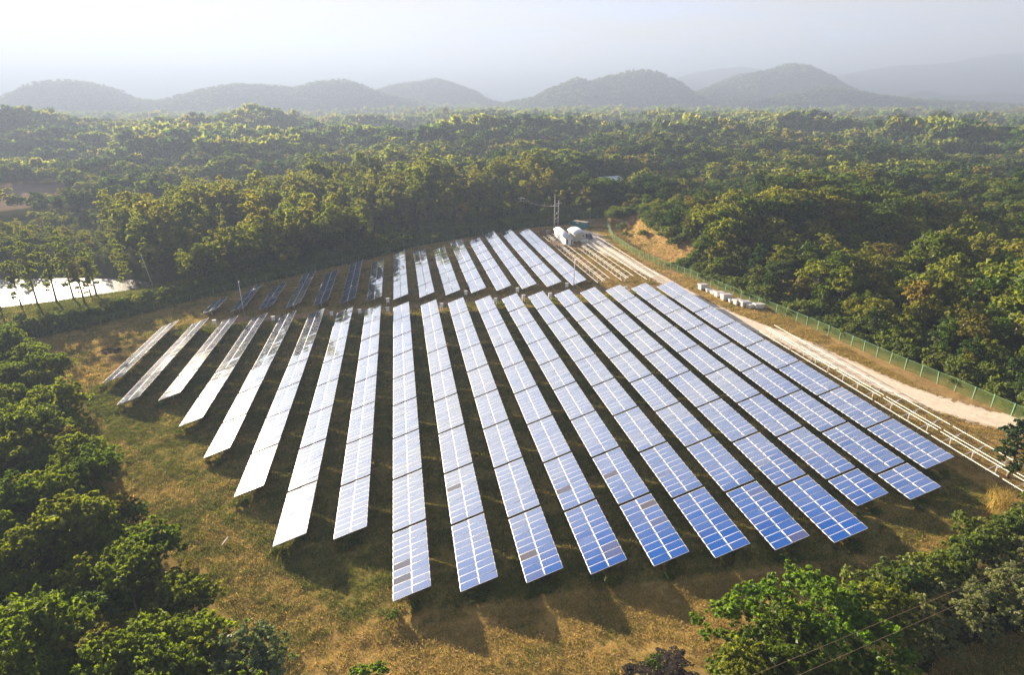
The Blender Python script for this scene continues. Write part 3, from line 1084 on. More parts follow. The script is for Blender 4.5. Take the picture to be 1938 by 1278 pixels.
proto('reed', 2, lambda i: blades('blades', 520 + i, 260, 2.0, 0.55, 0.03, M['reed'], 0.5))

# ------------------------------------------------------------------ scatter of uncountable growth


def scatter(name, kinds, XYZ, scl, rot, idx, label, cat):
    """ONE stuff object: points carrying instances of the plant meshes"""
    col = bpy.data.collections.new(name + '_kinds')
    ms = [m for k in kinds for m, _ in P[k]]
    for i, m in enumerate(ms):
        col.objects.link(bpy.data.objects.new('kind_%03d' % i, m))
    me = bpy.data.meshes.new(name)
    n = len(XYZ)
    me.vertices.add(n)
    me.vertices.foreach_set('co', np.asarray(XYZ, np.float32).ravel())
    a = me.attributes.new('scl', 'FLOAT_VECTOR', 'POINT')
    a.data.foreach_set('vector', np.asarray(scl, np.float32).ravel())
    a = me.attributes.new('rot', 'FLOAT_VECTOR', 'POINT')
    a.data.foreach_set('vector', np.asarray(rot, np.float32).ravel())
    a = me.attributes.new('idx', 'INT', 'POINT')
    a.data.foreach_set('value', np.asarray(idx, np.int32))
    o = link(bpy.data.objects.new(name, me))
    ng = bpy.data.node_groups.new(name + '_nodes', 'GeometryNodeTree')
    ng.interface.new_socket('Geometry', in_out='INPUT', socket_type='NodeSocketGeometry')
    ng.interface.new_socket('Geometry', in_out='OUTPUT', socket_type='NodeSocketGeometry')
    N, L = ng.nodes, ng.links
    gi, go = N.new('NodeGroupInput'), N.new('NodeGroupOutput')
    ip = N.new('GeometryNodeInstanceOnPoints')
    ci = N.new('GeometryNodeCollectionInfo')
    ci.inputs['Collection'].default_value = col
    ci.inputs['Separate Children'].default_value = True
    ci.inputs['Reset Children'].default_value = True
    ip.inputs['Pick Instance'].default_value = True

    def na(nm, ty):
        x = N.new('GeometryNodeInputNamedAttribute')
        x.data_type = ty
        x.inputs['Name'].default_value = nm
        return x.outputs['Attribute']
    e = N.new('FunctionNodeEulerToRotation')
    L.new(na('rot', 'FLOAT_VECTOR'), e.inputs[0])
    L.new(gi.outputs[0], ip.inputs['Points'])
    L.new(ci.outputs[0], ip.inputs['Instance'])
    L.new(na('idx', 'INT'), ip.inputs['Instance Index'])
    L.new(e.outputs[0], ip.inputs['Rotation'])
    L.new(na('scl', 'FLOAT_VECTOR'), ip.inputs['Scale'])
    L.new(ip.outputs[0], go.inputs[0])
    md = o.modifiers.new('scatter', 'NODES')
    md.node_group = ng
    tag(o, label, cat, kind='stuff')
    return o


def jitter_grid(x0, x1, y0, y1, s, seed, jit=0.42):
    r = RS(seed)
    xs = np.arange(x0, x1, s)
    ys = np.arange(y0, y1, s * 0.87)
    X, Y = np.meshgrid(xs, ys)
    X = X + (np.arange(len(ys)) % 2)[:, None] * s * 0.5
    X = X + r.uniform(-jit, jit, X.shape) * s
    Y = Y + r.uniform(-jit, jit, Y.shape) * s
    return X.ravel(), Y.ravel()


CP, SP, CYW, SYW = math.cos(-0.3805), math.sin(-0.3805), math.cos(YAW), math.sin(YAW)


def to_cam(x, y, z):
    """right, up, forward in the photograph's camera: used to decide level of detail and what is out of sight"""
    a = x * CYW - y * SYW
    b = x * SYW + y * CYW
    c = z - 46.0
    return a, -b * SP + c * CP, b * CP + c * SP


def in_frame(x, y, z, m=0.12):
    a, b, d = to_cam(x, y, z)
    return (d > 5) & (np.abs(a / np.maximum(d, 1)) < 0.855 + m) & (np.abs(b / np.maximum(d, 1)) < 0.564 + m)


# ------------------------------------------------------------------ trees
HOUSE_CLEAR = [(106, 301, 16), (-224, 540, 22), (-240, 536, 16)]
TREES = []          # (x, y, kind, variant, scale, rz, zone)


def clear_mask(x, y):
    ok = ~inpoly(x, y, FARM) & ~inpoly(x, y, POND) & ~inpoly(x, y, FIELD)
    ok &= dist_poly(x, y, ROADC) > 6
    ok &= dist_poly(x, y, LEFT_FENCE) > 7.5
    ok &= (dist_poly(x, y, RIGHT_FENCE) > 3.6) | (x < 60)
    for hx, hy, hr in HOUSE_CLEAR:
        ok &= np.hypot(x - hx, y - hy) > hr
        # the photographed side stays open
        k = np.array([hx, hy]) / math.hypot(hx, hy)
        t = (hx - x) * k[0] + (hy - y) * k[1]
        ok &= ~((t > 0) & (t < 26) & (np.abs((x - hx) * k[1] - (y - hy) * k[0]) < hr * 0.7))
    return ok


def zone_of(x, y):
    z = np.full(len(x), 'right', dtype=object)
    z[(x < 75) & (y > 150)] = 'grove'
    z[(x < 0) & (y < 150)] = 'leftwood'
    z[(x >= 0) & (y < 56)] = 'corner'
    z[np.hypot(x, y) > 360] = 'far'
    return z


rng = RS(11)
# near wood on the left
x, y = jitter_grid(-150, -8, 18, 146, 4.0, 21)
ok = clear_mask(x, y) & (dist_poly(x, y, FARM + FARM[:1]) > 1.6) & in_frame(x, y, 3)
ok &= ~((x < -88) & (y > 140))
for a, b in zip(x[ok], y[ok]):
    kd = 'near' if rng.rand() < 0.66 else 'neardark'
    TREES.append((a, b, kd, rng.randint(6 if kd == 'near' else 3), rng.uniform(0.62, 1.12), rng.uniform(0, 6.28), 'leftwood'))
# right forest, grove and everything to the middle distance
x, y = jitter_grid(-420, 560, 40, 640, 5.2, 22)
D = np.hypot(x, y)
ok = clear_mask(x, y) & in_frame(x, y, 6) & (D < 560)
ok &= ~((x < 0) & (y < 152)) & ~((x < 72) & (y < 150)) & ~((x >= 0) & (y < 56))
# thinner cover and small clearings between the grove and the next wood
ok &= ~((x < -60) & (y > 150) & (y < 262) & (dist_poly(x, y, POND + POND[:1]) < 6))
ok &= ~((x < -60) & (y < 195 + (x + 73) * 0.45))
ok &= ~((y > 290) & (y < 352) & (x < -122 - (y - 230) * 0.56))
ok &= rng.rand(len(x)) > 0.06 + 0.25 * (fbm(x / 45, y / 45, 83, 3) > 0.62)
ok &= ~((x > 72) & (x < 90) & (y > 150) & (y < 215) & (dist_poly(x, y, RIGHT_FENCE) < 12))
for a, b in zip(x[ok], y[ok]):
    d = math.hypot(a, b)
    grove = a < 75 and d < 330
    kd = 'teak' if (grove and rng.rand() < 0.72) else 'forest'
    low_cover = a < 75 and 285 < d < 450 and float(fbm(a / 60, b / 60, 31, 3)) < 0.55
    s = rng.uniform(0.82, 1.22) * (1.0 if grove else 0.98)
    s *= min(1.3, max(0.62, 1 + 1.5 * (float(fbm(a / 30, b / 30, 71, 3)) - 0.5)))
    if rng.rand() < 0.07:
        s *= 1.3
    if grove:
        fe = float(dist_poly(a, b, LEFT_FENCE))
        s *= 1 - (0.56 if a > -12 else 0.2) * (1 - float(sm(10, 75, fe)))
    if 205 < b < 300 and a < -86 - (b - 205) * 0.5:
        s *= 0.3 if b < 228 else 0.55
    if not grove and a > 60 and d < 230:
        s *= 0.78 + 0.25 * min(1, max(0, (a - 84) / 40))
    mixv = float(fbm(a / 26, b / 26, 91, 3)) + rng.normal() * 0.16
    if kd == 'forest':
        kd = 'light' if mixv > 0.66 else ('deep' if mixv < 0.38 else 'forest')
    if rng.rand() < 0.025 and a > 70 and d < 300:
        kd = 'autumn'
    if low_cover:
        s *= rng.uniform(0.35, 0.6)
    if d > 330:
        kd = {'teak': 'midteak', 'light': 'midlight', 'deep': 'middeep'}.get(kd, 'mid')
    TREES.append((a, b, kd, rng.randint(len(P[kd])), s, rng.uniform(0, 6.28), 'grove' if grove else ('right' if a > 60 else 'far')))
# slender trees along the pond bank
for a, b, s in ((-112, 172, 1.0), (-106.5, 173.0, .95), (-101.9, 173.8, 1.05), (-98.4, 174.7, 1.1), (-94.7, 176.6, 1.1), (-91.0, 178.0, 1.12),
                (-85.6, 179.1, 1.0), (-84.3, 169.5, 1.02), (-79, 183.5, .95), (-75, 189, .9), (-117.5, 170, 1.05), (-70.5, 197, .95), (-124, 166, 1), (-109.5, 171, 1.0), (-88, 181, .95), (-72, 190.5, .85), (-67, 193, .9), (-64, 199, .95),
                (-69, 203, 1.0), (-74, 206, .9), (-62, 206, 1.0), (-66, 211, 1.05), (-79, 209, .95), (-72, 214, 1.0), (-85, 213, .9), (-59, 213, 1.0), (-78, 219, .95), (-93, 216, .85), (-66, 220, 1.05), (-88, 224, .9)):
    TREES.append((a, b, 'slender', rng.randint(4), s * 0.92, rng.uniform(0, 6.28), 'pond'))
# bright leafy trees at the bottom right
for a, b, s, kd in ((23.2, 30.6, .72, 'bright'), (25.0, 33.6, 0.88, 'bright'), (28.6, 34.6, 0.88, 'bright'), (31.8, 33.4, 1.07, 'bright'), (35.3, 33.6, 0.9, 'bright'), (27.2, 30.0, 1.0, 'near'),
                    (31.5, 29.6, 1.0, 'bright'), (23.2, 28.2, .85, 'near'), (35.2, 29.4, .9, 'bright'), (38.6, 32.4, .8, 'near'), (29.0, 26.0, .8, 'near'), (33.5, 25.6, .7, 'near')):
    TREES.append((a, b, kd, rng.randint(len(P[kd])), s, rng.uniform(0, 6.28), 'corner'))
SPECIAL = [(70.8, 49.6, 'dark', 0, 0.98, 'dark dense tree standing at the end of the gravel track'),
           (-14.2, 38.6, 'silver', 0, 1.0, 'silvery green rounded tree at the bottom of the left wood'),
           (-18.3, 38.2, 'silver', 1, 0.9, 'silvery green tree at the bottom edge, leftmost of the two'),
           (-5.2, 36.4, 'bright', 1, 0.52, 'small bright green bush alone at the bottom of the dry grass'),
           (-47, 620, 'cone', 0, 1.1, 'tall conical tree rising alone out of the hazy distant wood'),
           (-24, 640, 'cone', 0, 0.85, 'shorter conical tree right of the tall conical one in haze'),
           (23.5, 236, 'autumn', 0, 1.35, 'pale yellowing tree standing against the dark grove behind the fence'),
           (95.5, 93, 'autumn', 1, 1.15, 'pale yellow leaved tree at the edge of the right forest')]

TA = [(t[0], t[1]) for t in TREES]
tx = np.array([t[0] for t in TREES])
ty = np.array([t[1] for t in TREES])
tz = ground_base(tx, ty) - 0.1
_, _, tdep = to_cam(tx, ty, tz + 5)
vis = in_frame(tx, ty, tz + 6, 0.02)
order = np.argsort(np.where(vis, tdep, 1e6))
N_IND = 284
ind = set(int(i) for i in order[:N_IND])

ZLAB = {
    'leftwood': ('trees of the wood left of the solar rows', {
        'near': 'bushy green tree in the crowded wood along the left side',
        'neardark': 'dark olive tree in the crowded wood along the left side'}),
    'corner': ('leafy trees in the bottom right corner', {
        'bright': 'bright feathery green tree in the bottom right corner clump',
        'near': 'olive green tree among the bright ones at bottom right'}),
    'right': ('trees of the forest right of the green fence', {
        'forest': 'broad crowned tree in the forest right of the green fence',
        'light': 'pale yellow green tree in the forest right of the green fence',
        'deep': 'deep green narrow crowned tree in the forest right of the green fence',
        'autumn': 'yellow leaved tree in the forest right of the green fence', 'mid': 'small hazy tree'}),
    'grove': ('trees of the grove behind the vine covered fence', {
        'teak': 'tall light green tree in the grove behind the vine covered fence',
        'light': 'pale spreading tree in the grove behind the vine covered fence',
        'deep': 'deep green tree in the grove behind the vine covered fence',
        'forest': 'darker rounded tree in the grove behind the vine covered fence'}),
    'pond': ('slender trees along the pond bank', {'slender': 'slender open crowned tree with bare lower trunk on the pond bank'}),
    'far': ('trees far behind the grove', {'mid': 'hazy tree far behind the grove', 'forest': 'hazy tree far behind the grove', 'midteak': 'hazy tree far behind the grove', 'teak': 'hazy tree far behind the grove'}),
}


def put_tree(x, y, kd, var, s, rz, label, group=None, name='tree', zoff=-0.1):
    cm, tm = P[kd][var]
    r = random.Random(int(x * 977 + y * 131))
    o = empty(name, (x, y, float(ground_base(x, y)) + zoff), rz, scale=(s * r.uniform(.9, 1.1), s * r.uniform(.9, 1.1), s * r.uniform(.9, 1.12)))
    tag(o, label, 'shrub' if 'shrub' in name or 'bush' in name else 'tree', group)
    inst('crown', cm, o)
    if tm:
        inst('trunk' if name.endswith('tree') else 'stem', tm, o)
    return o


NAME = {'light': 'broadleaf_tree', 'deep': 'broadleaf_tree', 'midlight': 'broadleaf_tree', 'middeep': 'broadleaf_tree', 'near': 'broadleaf_tree', 'neardark': 'broadleaf_tree', 'bright': 'feathery_tree', 'forest': 'broadleaf_tree', 'teak': 'teak_tree', 'slender': 'slender_tree', 'autumn': 'yellow_tree', 'mid': 'broadleaf_tree', 'midteak': 'teak_tree'}
rest = []
for i, t in enumerate(TREES):
    if i in ind:
        g, labs = ZLAB[t[6]]
        lab = labs.get(t[2], 'green tree in the wood')
        put_tree(t[0], t[1], t[2], t[3], t[4], t[5], lab, g + (', yellow' if t[2] == 'autumn' else ''), NAME[t[2]])
    else:
        rest.append(i)
for x, y, kd, var, s, lab in SPECIAL:
    put_tree(x, y, kd, var, s, 1.0 + x, lab, None, {'dark': 'dense_tree', 'silver': 'silvery_tree', 'bright': 'leafy_bush', 'cone': 'conical_tree', 'autumn': 'yellow_tree'}[kd])

# the remaining forest as one mass, coarser with distance
fk = ['light', 'deep', 'midlight', 'middeep', 'farlight', 'fardeep', 'near', 'neardark', 'forest', 'teak', 'autumn', 'slender', 'mid', 'midteak', 'far', 'vfar', 'bright']
off = {}
c = 0
for k in fk:
    off[k] = c
    c += len(P[k])
pts, scl, rot, idx = [], [], [], []
for i in rest:
    t = TREES[i]
    pts.append((t[0], t[1], tz[i]))
    scl.append((t[4],) * 3)
    rot.append((0, 0, t[5]))
    idx.append(off[t[2]] + t[3])
r = RS(77)
for (d0, d1, sp, kd, smin, smax) in ((560, 1100, 7.5, 'far', 0.75, 1.35), (1100, 3000, 14.0, 'vfar', 0.7, 1.3)):
    x, y = jitter_grid(-d1 * 0.85, d1 * 1.05, 200, d1 * 1.02, sp, int(d0))
    D = np.hypot(x, y)
    ok = (D >= d0) & (D < d1) & clear_mask(x, y) & in_frame(x, y, 6, 0.06)
    x, y = x[ok], y[ok]
    z = ground_base(x, y) - 0.3
    n = len(x)
    f = r.uniform(smin, smax, n) * np.clip(1 + 2.6 * (fbm(x / 80, y / 80, 8, 3) - 0.5), 0.42, 1.6)
    pts += list(zip(x, y, z))
    scl += [(a, a, a * b) for a, b in zip(f, r.uniform(.85, 1.25, n))]
    rot += [(0, 0, a) for a in r.uniform(0, 6.28, n)]
    ii = off[kd] + r.randint(0, len(P[kd]), n)
    if kd == 'far':
        mv = fbm(x / 60, y / 60, 93, 3) + r.normal(size=n) * 0.15
        ii = np.where(mv > 0.64, off['farlight'] + r.randint(0, 2, n), np.where(mv < 0.40, off['fardeep'] + r.randint(0, 2, n), ii))
    idx += list(ii)
scatter('forest', fk, pts, scl, rot, idx, 'green forest canopy reaching from the solar farm to the hazy plain', 'forest')
HP = np.vstack(HILL_PTS)
n = len(HP)
f = r.uniform(0.35, 0.75, n)
scatter('hill_wood', ['vfar'], HP, np.column_stack([f, f, f * r.uniform(.8, 1.3, n)]), np.column_stack([np.zeros(n), np.zeros(n), r.uniform(0, 6.28, n)]),
        r.randint(0, 3, n), 'blue hazy woodland covering the distant hills', 'woodland')

# ------------------------------------------------------------------ solar tables
ORD = ['', 'first', 'second', 'third', 'fourth', 'fifth', 'sixth', 'seventh', 'eighth', 'ninth', 'tenth', 'eleventh', 'twelfth', 'thirteenth',
       'fourteenth', 'fifteenth', 'sixteenth', 'seventeenth', 'eighteenth', 'nineteenth', 'twentieth']
X9, PITCH, DX, DZ, SLOPE_W, TAB = -3.268, 6.476, 3.7086, 1.3004, 3.93, 10.32
TILT = math.atan2(DZ, DX)
LOW = 0.90
MU, MV = 1.956, 0.992


def plane_z(x, y):
    return 0.06 + 0.0384 * (x + 3.27) - 0.0157 * (y - 60)


def module_geo(rnd, M4=None, thick=0.04):
    bx, by = 0.060, 0.033
    v = [(0, 0, 0), (MU, 0, 0), (MU, MV, 0), (0, MV, 0), (bx, by, 0), (MU - bx, by, 0), (MU - bx, MV - by, 0), (bx, MV - by, 0),
         (0, 0, -thick), (MU, 0, -thick), (MU, MV, -thick), (0, MV, -thick)]
    if M4 is not None:
        v = [tuple(M4 @ Vector(p)) for p in v]
    f = [(4, 5, 6, 7), (0, 1, 5, 4), (1, 2, 6, 5), (2, 3, 7, 6), (3, 0, 4, 7), (8, 9, 1, 0), (9, 10, 2, 1), (10, 11, 3, 2), (11, 8, 0, 3), (11, 10, 9, 8)]
    return v, f, [0] + [1] * 9, [rnd] * 10


def module_mesh(name, mods):
    V, F, MI, RN = [], [], [], []
    for v, f, mi, rn in mods:
        b = len(V)
        V += v
        F += [tuple(i + b for i in q) for q in f]
        MI += mi
        RN += rn
    F = np.array(F)
    me = mesh_np(name, V, F.ravel(), np.full(len(F), 4), [M['glass'], M['frame']], MI)
    fattr(me, 'rnd', RN)
    uv = me.uv_layers.new(name='UVMap')
    q = np.zeros((len(F), 4, 2), np.float32)
    g = np.array(MI) == 0
    q[g] = np.array([(0, 0), (12, 0), (12, 6), (0, 6)], np.float32)
    q[~g] = 0.5
    uv.data.foreach_set('uv', q.ravel())
    return me


mr = RS(5)
MODS = [module_mesh('solar_panel', [module_geo(v)]) for v in list(mr.uniform(0.0, 0.85, 10)) + [0.88, 0.93]]
MODS_DIRTY = [module_mesh('solar_panel', [module_geo(v)]) for v in (0.97, 0.995)]


def module_place(col, k):
    """slope coordinate, row coordinate of a module's corner on its table"""
    return col * (MU + 0.018), k * MV


def array_mesh(seed, rows=10):
    r = RS(seed)
    mods = []
    for k in range(rows):
        for col in range(2):
            u, v = module_place(col, k)
            j = 0.007 * r.normal(size=2)
            T = Matrix.Translation((u, v, 0)) @ Matrix.Rotation(j[0], 4, 'X') @ Matrix.Rotation(j[1], 4, 'Y')
            rn = r.uniform(0, 0.9) if r.rand() < 0.975 else r.uniform(0.93, 1.0)
            mods.append(module_geo(rn, T))
    return module_mesh('panel_array', mods)


ARR = [array_mesh(900 + i) for i in range(8)]


def mount_parts(rows=10, racks=False):
    """rails and rafters along the slope, posts, struts and footings of one table (local frame, ground at z = 0)"""
    L = rows * MV
    c, s = math.cos(TILT), math.sin(TILT)

    def pt(u, v, w=-0.06):
        return (u * c - w * s, v, LOW + u * s + w * c)
    rails = [MB().bar(pt(u, 0.02, -0.075), pt(u, L - 0.02, -0.075), 0.07, 0.07).mesh('rail', M['alu']) for u in (0.32, 1.72, 2.22, 3.60)]
    ny = max(2, int(round(L / 3.3)))
    ys = [L * (i + 0.5) / ny for i in range(ny)]
    ra, po, st, fo = [], [], [], []
    for yv in ys:
        um = 1.85
        top = pt(um, yv, -0.16)
        ra.append(MB().bar(pt(0.12, yv, -0.14), pt(3.82, yv, -0.14), 0.06, 0.08).mesh('rafter', M['steel']))
        po.append(MB().bar((top[0], yv, -0.25), top, 0.13, 0.13).mesh('post', M['steel']))
        st.append(MB().bar((top[0], yv, 0.75), pt(3.1, yv, -0.18), 0.05, 0.05).mesh('strut', M['steel']))
        fo.append(MB().tube([(top[0], yv, -0.3), (top[0], yv, 0.10)], 0.26, 10).mesh('footing', M['concrete']))
    return rails, ra, po, st, fo


PARTS10 = mount_parts(10)
PARTS5 = mount_parts(5)


def joined(parts, names):
    mbs = MB()
    for me in parts:
        mbs.add([v.co for v in me.vertices], [tuple(p.vertices) for p in me.polygons])
    return mbs


FRAME10 = joined(PARTS10[0] + PARTS10[1] + PARTS10[3], None).mesh('mounting_frame', M['steel'])
FRAME5 = joined(PARTS5[0] + PARTS5[1] + PARTS5[3], None).mesh('mounting_frame', M['steel'])

FRONT_Y = {1: 139.59, 2: 139.49, 3: 139.36, 4: 139.06, 5: 138.8, 6: 138.5, 7: 138.15, 8: 137.82, 9: 137.64, 10: 137.39, 11: 137.1, 12: 136.8,
           13: 136.45, 14: 136.15, 15: 135.85, 16: 135.47, 17: 135.25, 18: 134.89, 19: 134.31}
FRONT_N = {1: 3, 2: 4, 3: 4, 4: 5, 5: 6, 6: 7, 7: 8, 8: 8, 9: 9, 10: 9, 11: 9, 12: 9, 13: 9, 14: 9, 15: 9, 16: 9, 17: 8.5, 18: 8.5, 19: 8}
FAR_Y = {2: 146.61, 3: 146.19, 4: 145.87, 5: 145.33, 6: 145.1, 7: 144.88, 8: 144.5, 9: 144.17, 10: 143.73, 11: 143.68, 12: 143.6, 13: 143.52, 14: 143.09, 15: 142.96, 16: 142.38}
FAR_N = {2: 1, 3: 2, 4: 2, 5: 3, 6: 3, 7: 4, 8: 4, 9: 5, 10: 5, 11: 5, 12: 6, 13: 6, 14: 7, 15: 7, 16: 7}
tr_ = RS(42)
SPOTS = {(9, 1): [(0, 2), (0, 4)], (10, 2): [(0, 6)], (11, 1): [(0, 3)], (13, 1): [(1, 8)], (13, 2): [(0, 5)], (12, 2): [(0, 3)]}
DARKB = {(10, 1): [(1, 6)], (12, 1): [(1, 1), (1, 2)], (13, 1): [(1, 5)], (15, 1): [(1, 8)]}


def solar_table(r, y0, rows, label, group, detail, key):
    x0 = X9 + (r - 9) * PITCH
    o = empty('solar_table', (x0, y0, plane_z(x0, y0)), rot=(-0.0157, 0, 0))
    tag(o, label, 'solar table', group)
    jt = tr_.normal(size=2) * 0.0035
    c, s = math.cos(TILT), math.sin(TILT)
    if detail:
        for k in range(rows):
            for col in range(2):
                u, v = module_place(col, k)
                kk = (col, k)
                if kk in SPOTS.get(key, []):
                    me = MODS_DIRTY[(col + k) % 2]
                elif kk in DARKB.get(key, []):
                    me = MODS[11]
                else:
                    me = MODS[tr_.randint(0, 10)] if tr_.rand() < 0.97 else MODS[10 + tr_.randint(0, 2)]
                j = tr_.normal(size=2) * 0.006
                pn = inst('solar_panel', me, o, (u * c, v, LOW + u * s), (jt[0] + j[0], -TILT + jt[1] + j[1], 0))
                if me in MODS_DIRTY:
                    pn['label'] = 'dull brown module among the shiny ones'
                elif me in MODS[10:]:
                    pn['label'] = 'slightly darker module'
    else:
        inst('panel_array', ARR[tr_.randint(0, len(ARR))] if rows == 10 else ARR5, o, (0, 0, LOW), (jt[0], -TILT + jt[1], 0))
    inst('mounting_frame', FRAME10 if rows == 10 else FRAME5, o)
    for me in (PARTS10 if rows == 10 else PARTS5)[2]:
        inst('post', me, o)


ARR5 = array_mesh(950, 5)


def look_front(r):
    return 'tan' if r <= 3 else 'cream' if r <= 6 else 'white' if r <= 9 else 'pale' if r <= 12 else 'blue' if r <= 15 else 'deep blue'


for r in range(1, 20):
    n = FRONT_N[r]
    full = int(n)
    half = n - full > 0.1
    ytop = FRONT_Y[r] + 0.4
    tot = full + (1 if half else 0)
    for k in range(full):
        yy = ytop - (k + 1) * TAB
        nth = tot - k
        x0 = X9 + (r - 9) * PITCH
        lab = f"{look_front(r)} solar table, {ORD[nth]} from near end of {ORD[r]} row from left, front block"
        if r == 1 and nth == 1:
            lab = 'tan solar table nearest the viewer in the leftmost row of the front block'
        if (r, nth) == (9, 1):
            lab = 'white solar table with two brown modules at the lowest tip of the front block'
        d = to_cam(x0 + 2, yy + 5, 1.0)[2]
        solar_table(r, yy, 10, lab, 'solar tables of the front block', (r >= 7 and d < 104), (r, nth))
    if half:
        yy = ytop - full * TAB - 5 * MV - 0.4
        lab = 'short half length deep blue solar table at the near end, %s of the two' % ('left' if r == 17 else 'right')
        solar_table(r, yy, 5, lab, 'solar tables of the front block', True, (r, 1))
for r in range(2, 17):
    for k in range(FAR_N[r]):
        look = 'grey blue' if r <= 8 else 'white'
        lab = f"{look} solar table, {ORD[k + 1]} from near end of {ORD[r - 1]} row from left, far block"
        solar_table(r, FAR_Y[r] + k * TAB, 10, lab, 'solar tables of the far block', False, (r + 40, k))


def bare_rack(r, y0, label):
    x0 = X9 + (r - 9) * PITCH
    o = empty('empty_rack', (x0, y0, plane_z(x0, y0)), rot=(-0.0157, 0, 0))
    tag(o, label, 'mounting rack', 'empty mounting racks without panels')
    for nm, ms in zip(('rail', 'rafter', 'post', 'strut', 'footing'), PARTS10):
        for me in ms:
            inst(nm, me, o)


for r, y0, n, where in ((17, 142.3, 6, 'row beside the white far block'), (18, 142.4, 4, 'short row in front of the sheds'), (19, 141.2, 5, 'row beside the gravel track, far block')):
    for k in range(n):
        bare_rack(r, y0 + k * TAB, f"bare panel rack, {ORD[k + 1]} from near end of the {where}")
for k in range(6):
    bare_rack(20, 100.3 - (6 - k) * TAB, f"bare panel rack, {ORD[k + 1]} from near end of the row beside the road and blue panels")

# ------------------------------------------------------------------ inverter cabinets and camera poles along the lane
CABS = [(-43.6, 138.6), (-30.5, 137.2), (-17.4, 136.6), (-11.0, 136.4), (-4.6, 136.0), (-4.6, 143.2), (14.7, 143.6), (27.6, 142.0), (40.5, 142.2), (8.0, 135.0), (20.9, 135.1), (27.9, 135.6), (53.4, 134.6), (34.4, 135.2)]
cb = MB().box((0, 0, 1.15), (0.75, 0.42, 0.95)).mesh('cabinet', M['greycab'])
cd = MB().box((0.0, -0.225, 1.15), (0.66, 0.03, 0.84)).mesh('door', M['white'])
ch = MB().box((0, 0, 1.66), (0.86, 0.56, 0.06)).mesh('rain_hood', M['greycab'])
cl = [MB().box((s * 0.28, 0, 0.34), (0.06, 0.3, 0.78)).mesh('leg', M['steel']) for s in (-1, 1)]
CLAB = ['leftmost grey cabinet beside the third front row', 'grey cabinet beside the fourth and fifth rows', 'grey cabinet left of the seventh front row', 'grey cabinet between the seventh and eighth front rows',
        'grey cabinet right of the eighth front row', 'pale cabinet across the lane from the eighth front row, far block', 'pale cabinet by the near end of the eleventh far row', 'pale cabinet at the near end of the thirteenth far row',
        'pale cabinet near the last white far row', 'grey cabinet between the tenth and eleventh front rows', 'grey cabinet between the twelfth and thirteenth front rows', 'grey cabinet behind the thirteenth front row',
        'rightmost grey cabinet behind the seventeenth front row', 'grey cabinet behind the fifteenth front row']
for (x, y), lab in zip(CABS, CLAB):
    o = empty('inverter_cabinet', (x, y, float(ground_base(x, y))), 0.12)
    tag(o, lab, 'cabinet', 'inverter cabinets along the middle lane')
    for nm, me in (('cabinet', cb), ('door', cd), ('rain_hood', ch), ('leg', cl[0]), ('leg', cl[1])):
        inst(nm, me, o)
for (x, y, h, lab) in ((-38.1, 142.9, 9.3, 'slim grey camera pole at the left end of the lane'), (42.1, 141.3, 8.2, 'slim grey camera pole before the last white far row')):
    o = empty('camera_pole', (x, y, float(ground_base(x, y))))
    tag(o, lab, 'pole')
    MB().tube([(0, 0, -0.3), (0, 0, h * 0.5), (0, 0, h)], [0.11, 0.09, 0.06], 8).build('post', M['steel'], o, True)
    MB().box((0.1, -0.12, h - 0.25), (0.22, 0.5, 0.22)).build('camera_housing', M['white'], o, bevel=0.02)
    MB().tube([(0, 0, h), (0, 0, h + 0.35)], [0.10, 0.05], 8).build('cap', M['pink'], o)
    MB().box((0, 0, 0.05), (0.5, 0.5, 0.3)).build('footing', M['concrete'], o)


# ------------------------------------------------------------------ fences
def fence(name, line, spacing, label, h=2.05, mat='fencegreen', off=0.0, pw=0.10):
    Pn = np.array(line, float)
    seg = np.hypot(np.diff(Pn[:, 0]), np.diff(Pn[:, 1]))
    t = np.concatenate([[0], np.cumsum(seg)])
    n = int(t[-1] / spacing)
    tt = np.linspace(0, t[-1], n + 1)
    xs, ys = np.interp(tt, t, Pn[:, 0]), np.interp(tt, t, Pn[:, 1])
    zs = ground_base(xs, ys)
    o = empty(name, (xs[0], ys[0], float(zs[0])))
    tag(o, label, 'fence')
    post = MB().box((0, 0, h / 2 - 0.1), (pw, pw, h + 0.3)).mesh('fence_post', M[mat])
    b = np.array([xs[0], ys[0], float(zs[0])])
    rr = RS(len(line))
    for x, y, z in list(zip(xs, ys, zs))[:100]:
        inst('fence_post', post, o, (x - b[0], y - b[1], z - b[2] - rr.uniform(0, .06)), (rr.normal() * 0.025, rr.normal() * 0.025, 0))
    m = MB()
    for i in range(n):
        a = (xs[i] - b[0], ys[i] - b[1], zs[i] - b[2])
        c = (xs[i + 1] - b[0], ys[i + 1] - b[1], zs[i + 1] - b[2])
        m.add([(a[0], a[1], a[2] + .03), (c[0], c[1], c[2] + .03), (c[0], c[1], c[2] + h - .08), (a[0], a[1], a[2] + h - .08)], [(0, 1, 2, 3)])
    m.build('wire_mesh', M['mesh'], o)
    rl = MB()
    for i in range(n):
        a = (xs[i] - b[0], ys[i] - b[1], zs[i] - b[2] + h - 0.06)
        c = (xs[i + 1] - b[0], ys[i + 1] - b[1], zs[i + 1] - b[2] + h - 0.06)
        rl.bar(a, c, 0.03)
    rl.build('top_rail', M[mat], o)


fence('green_fence', RIGHT_FENCE, 2.9, 'long green mesh fence between the gravel track and the right forest')
fence('overgrown_fence', LEFT_FENCE, 3.0, 'green post fence overgrown with dark vines along the far side', h=1.9)

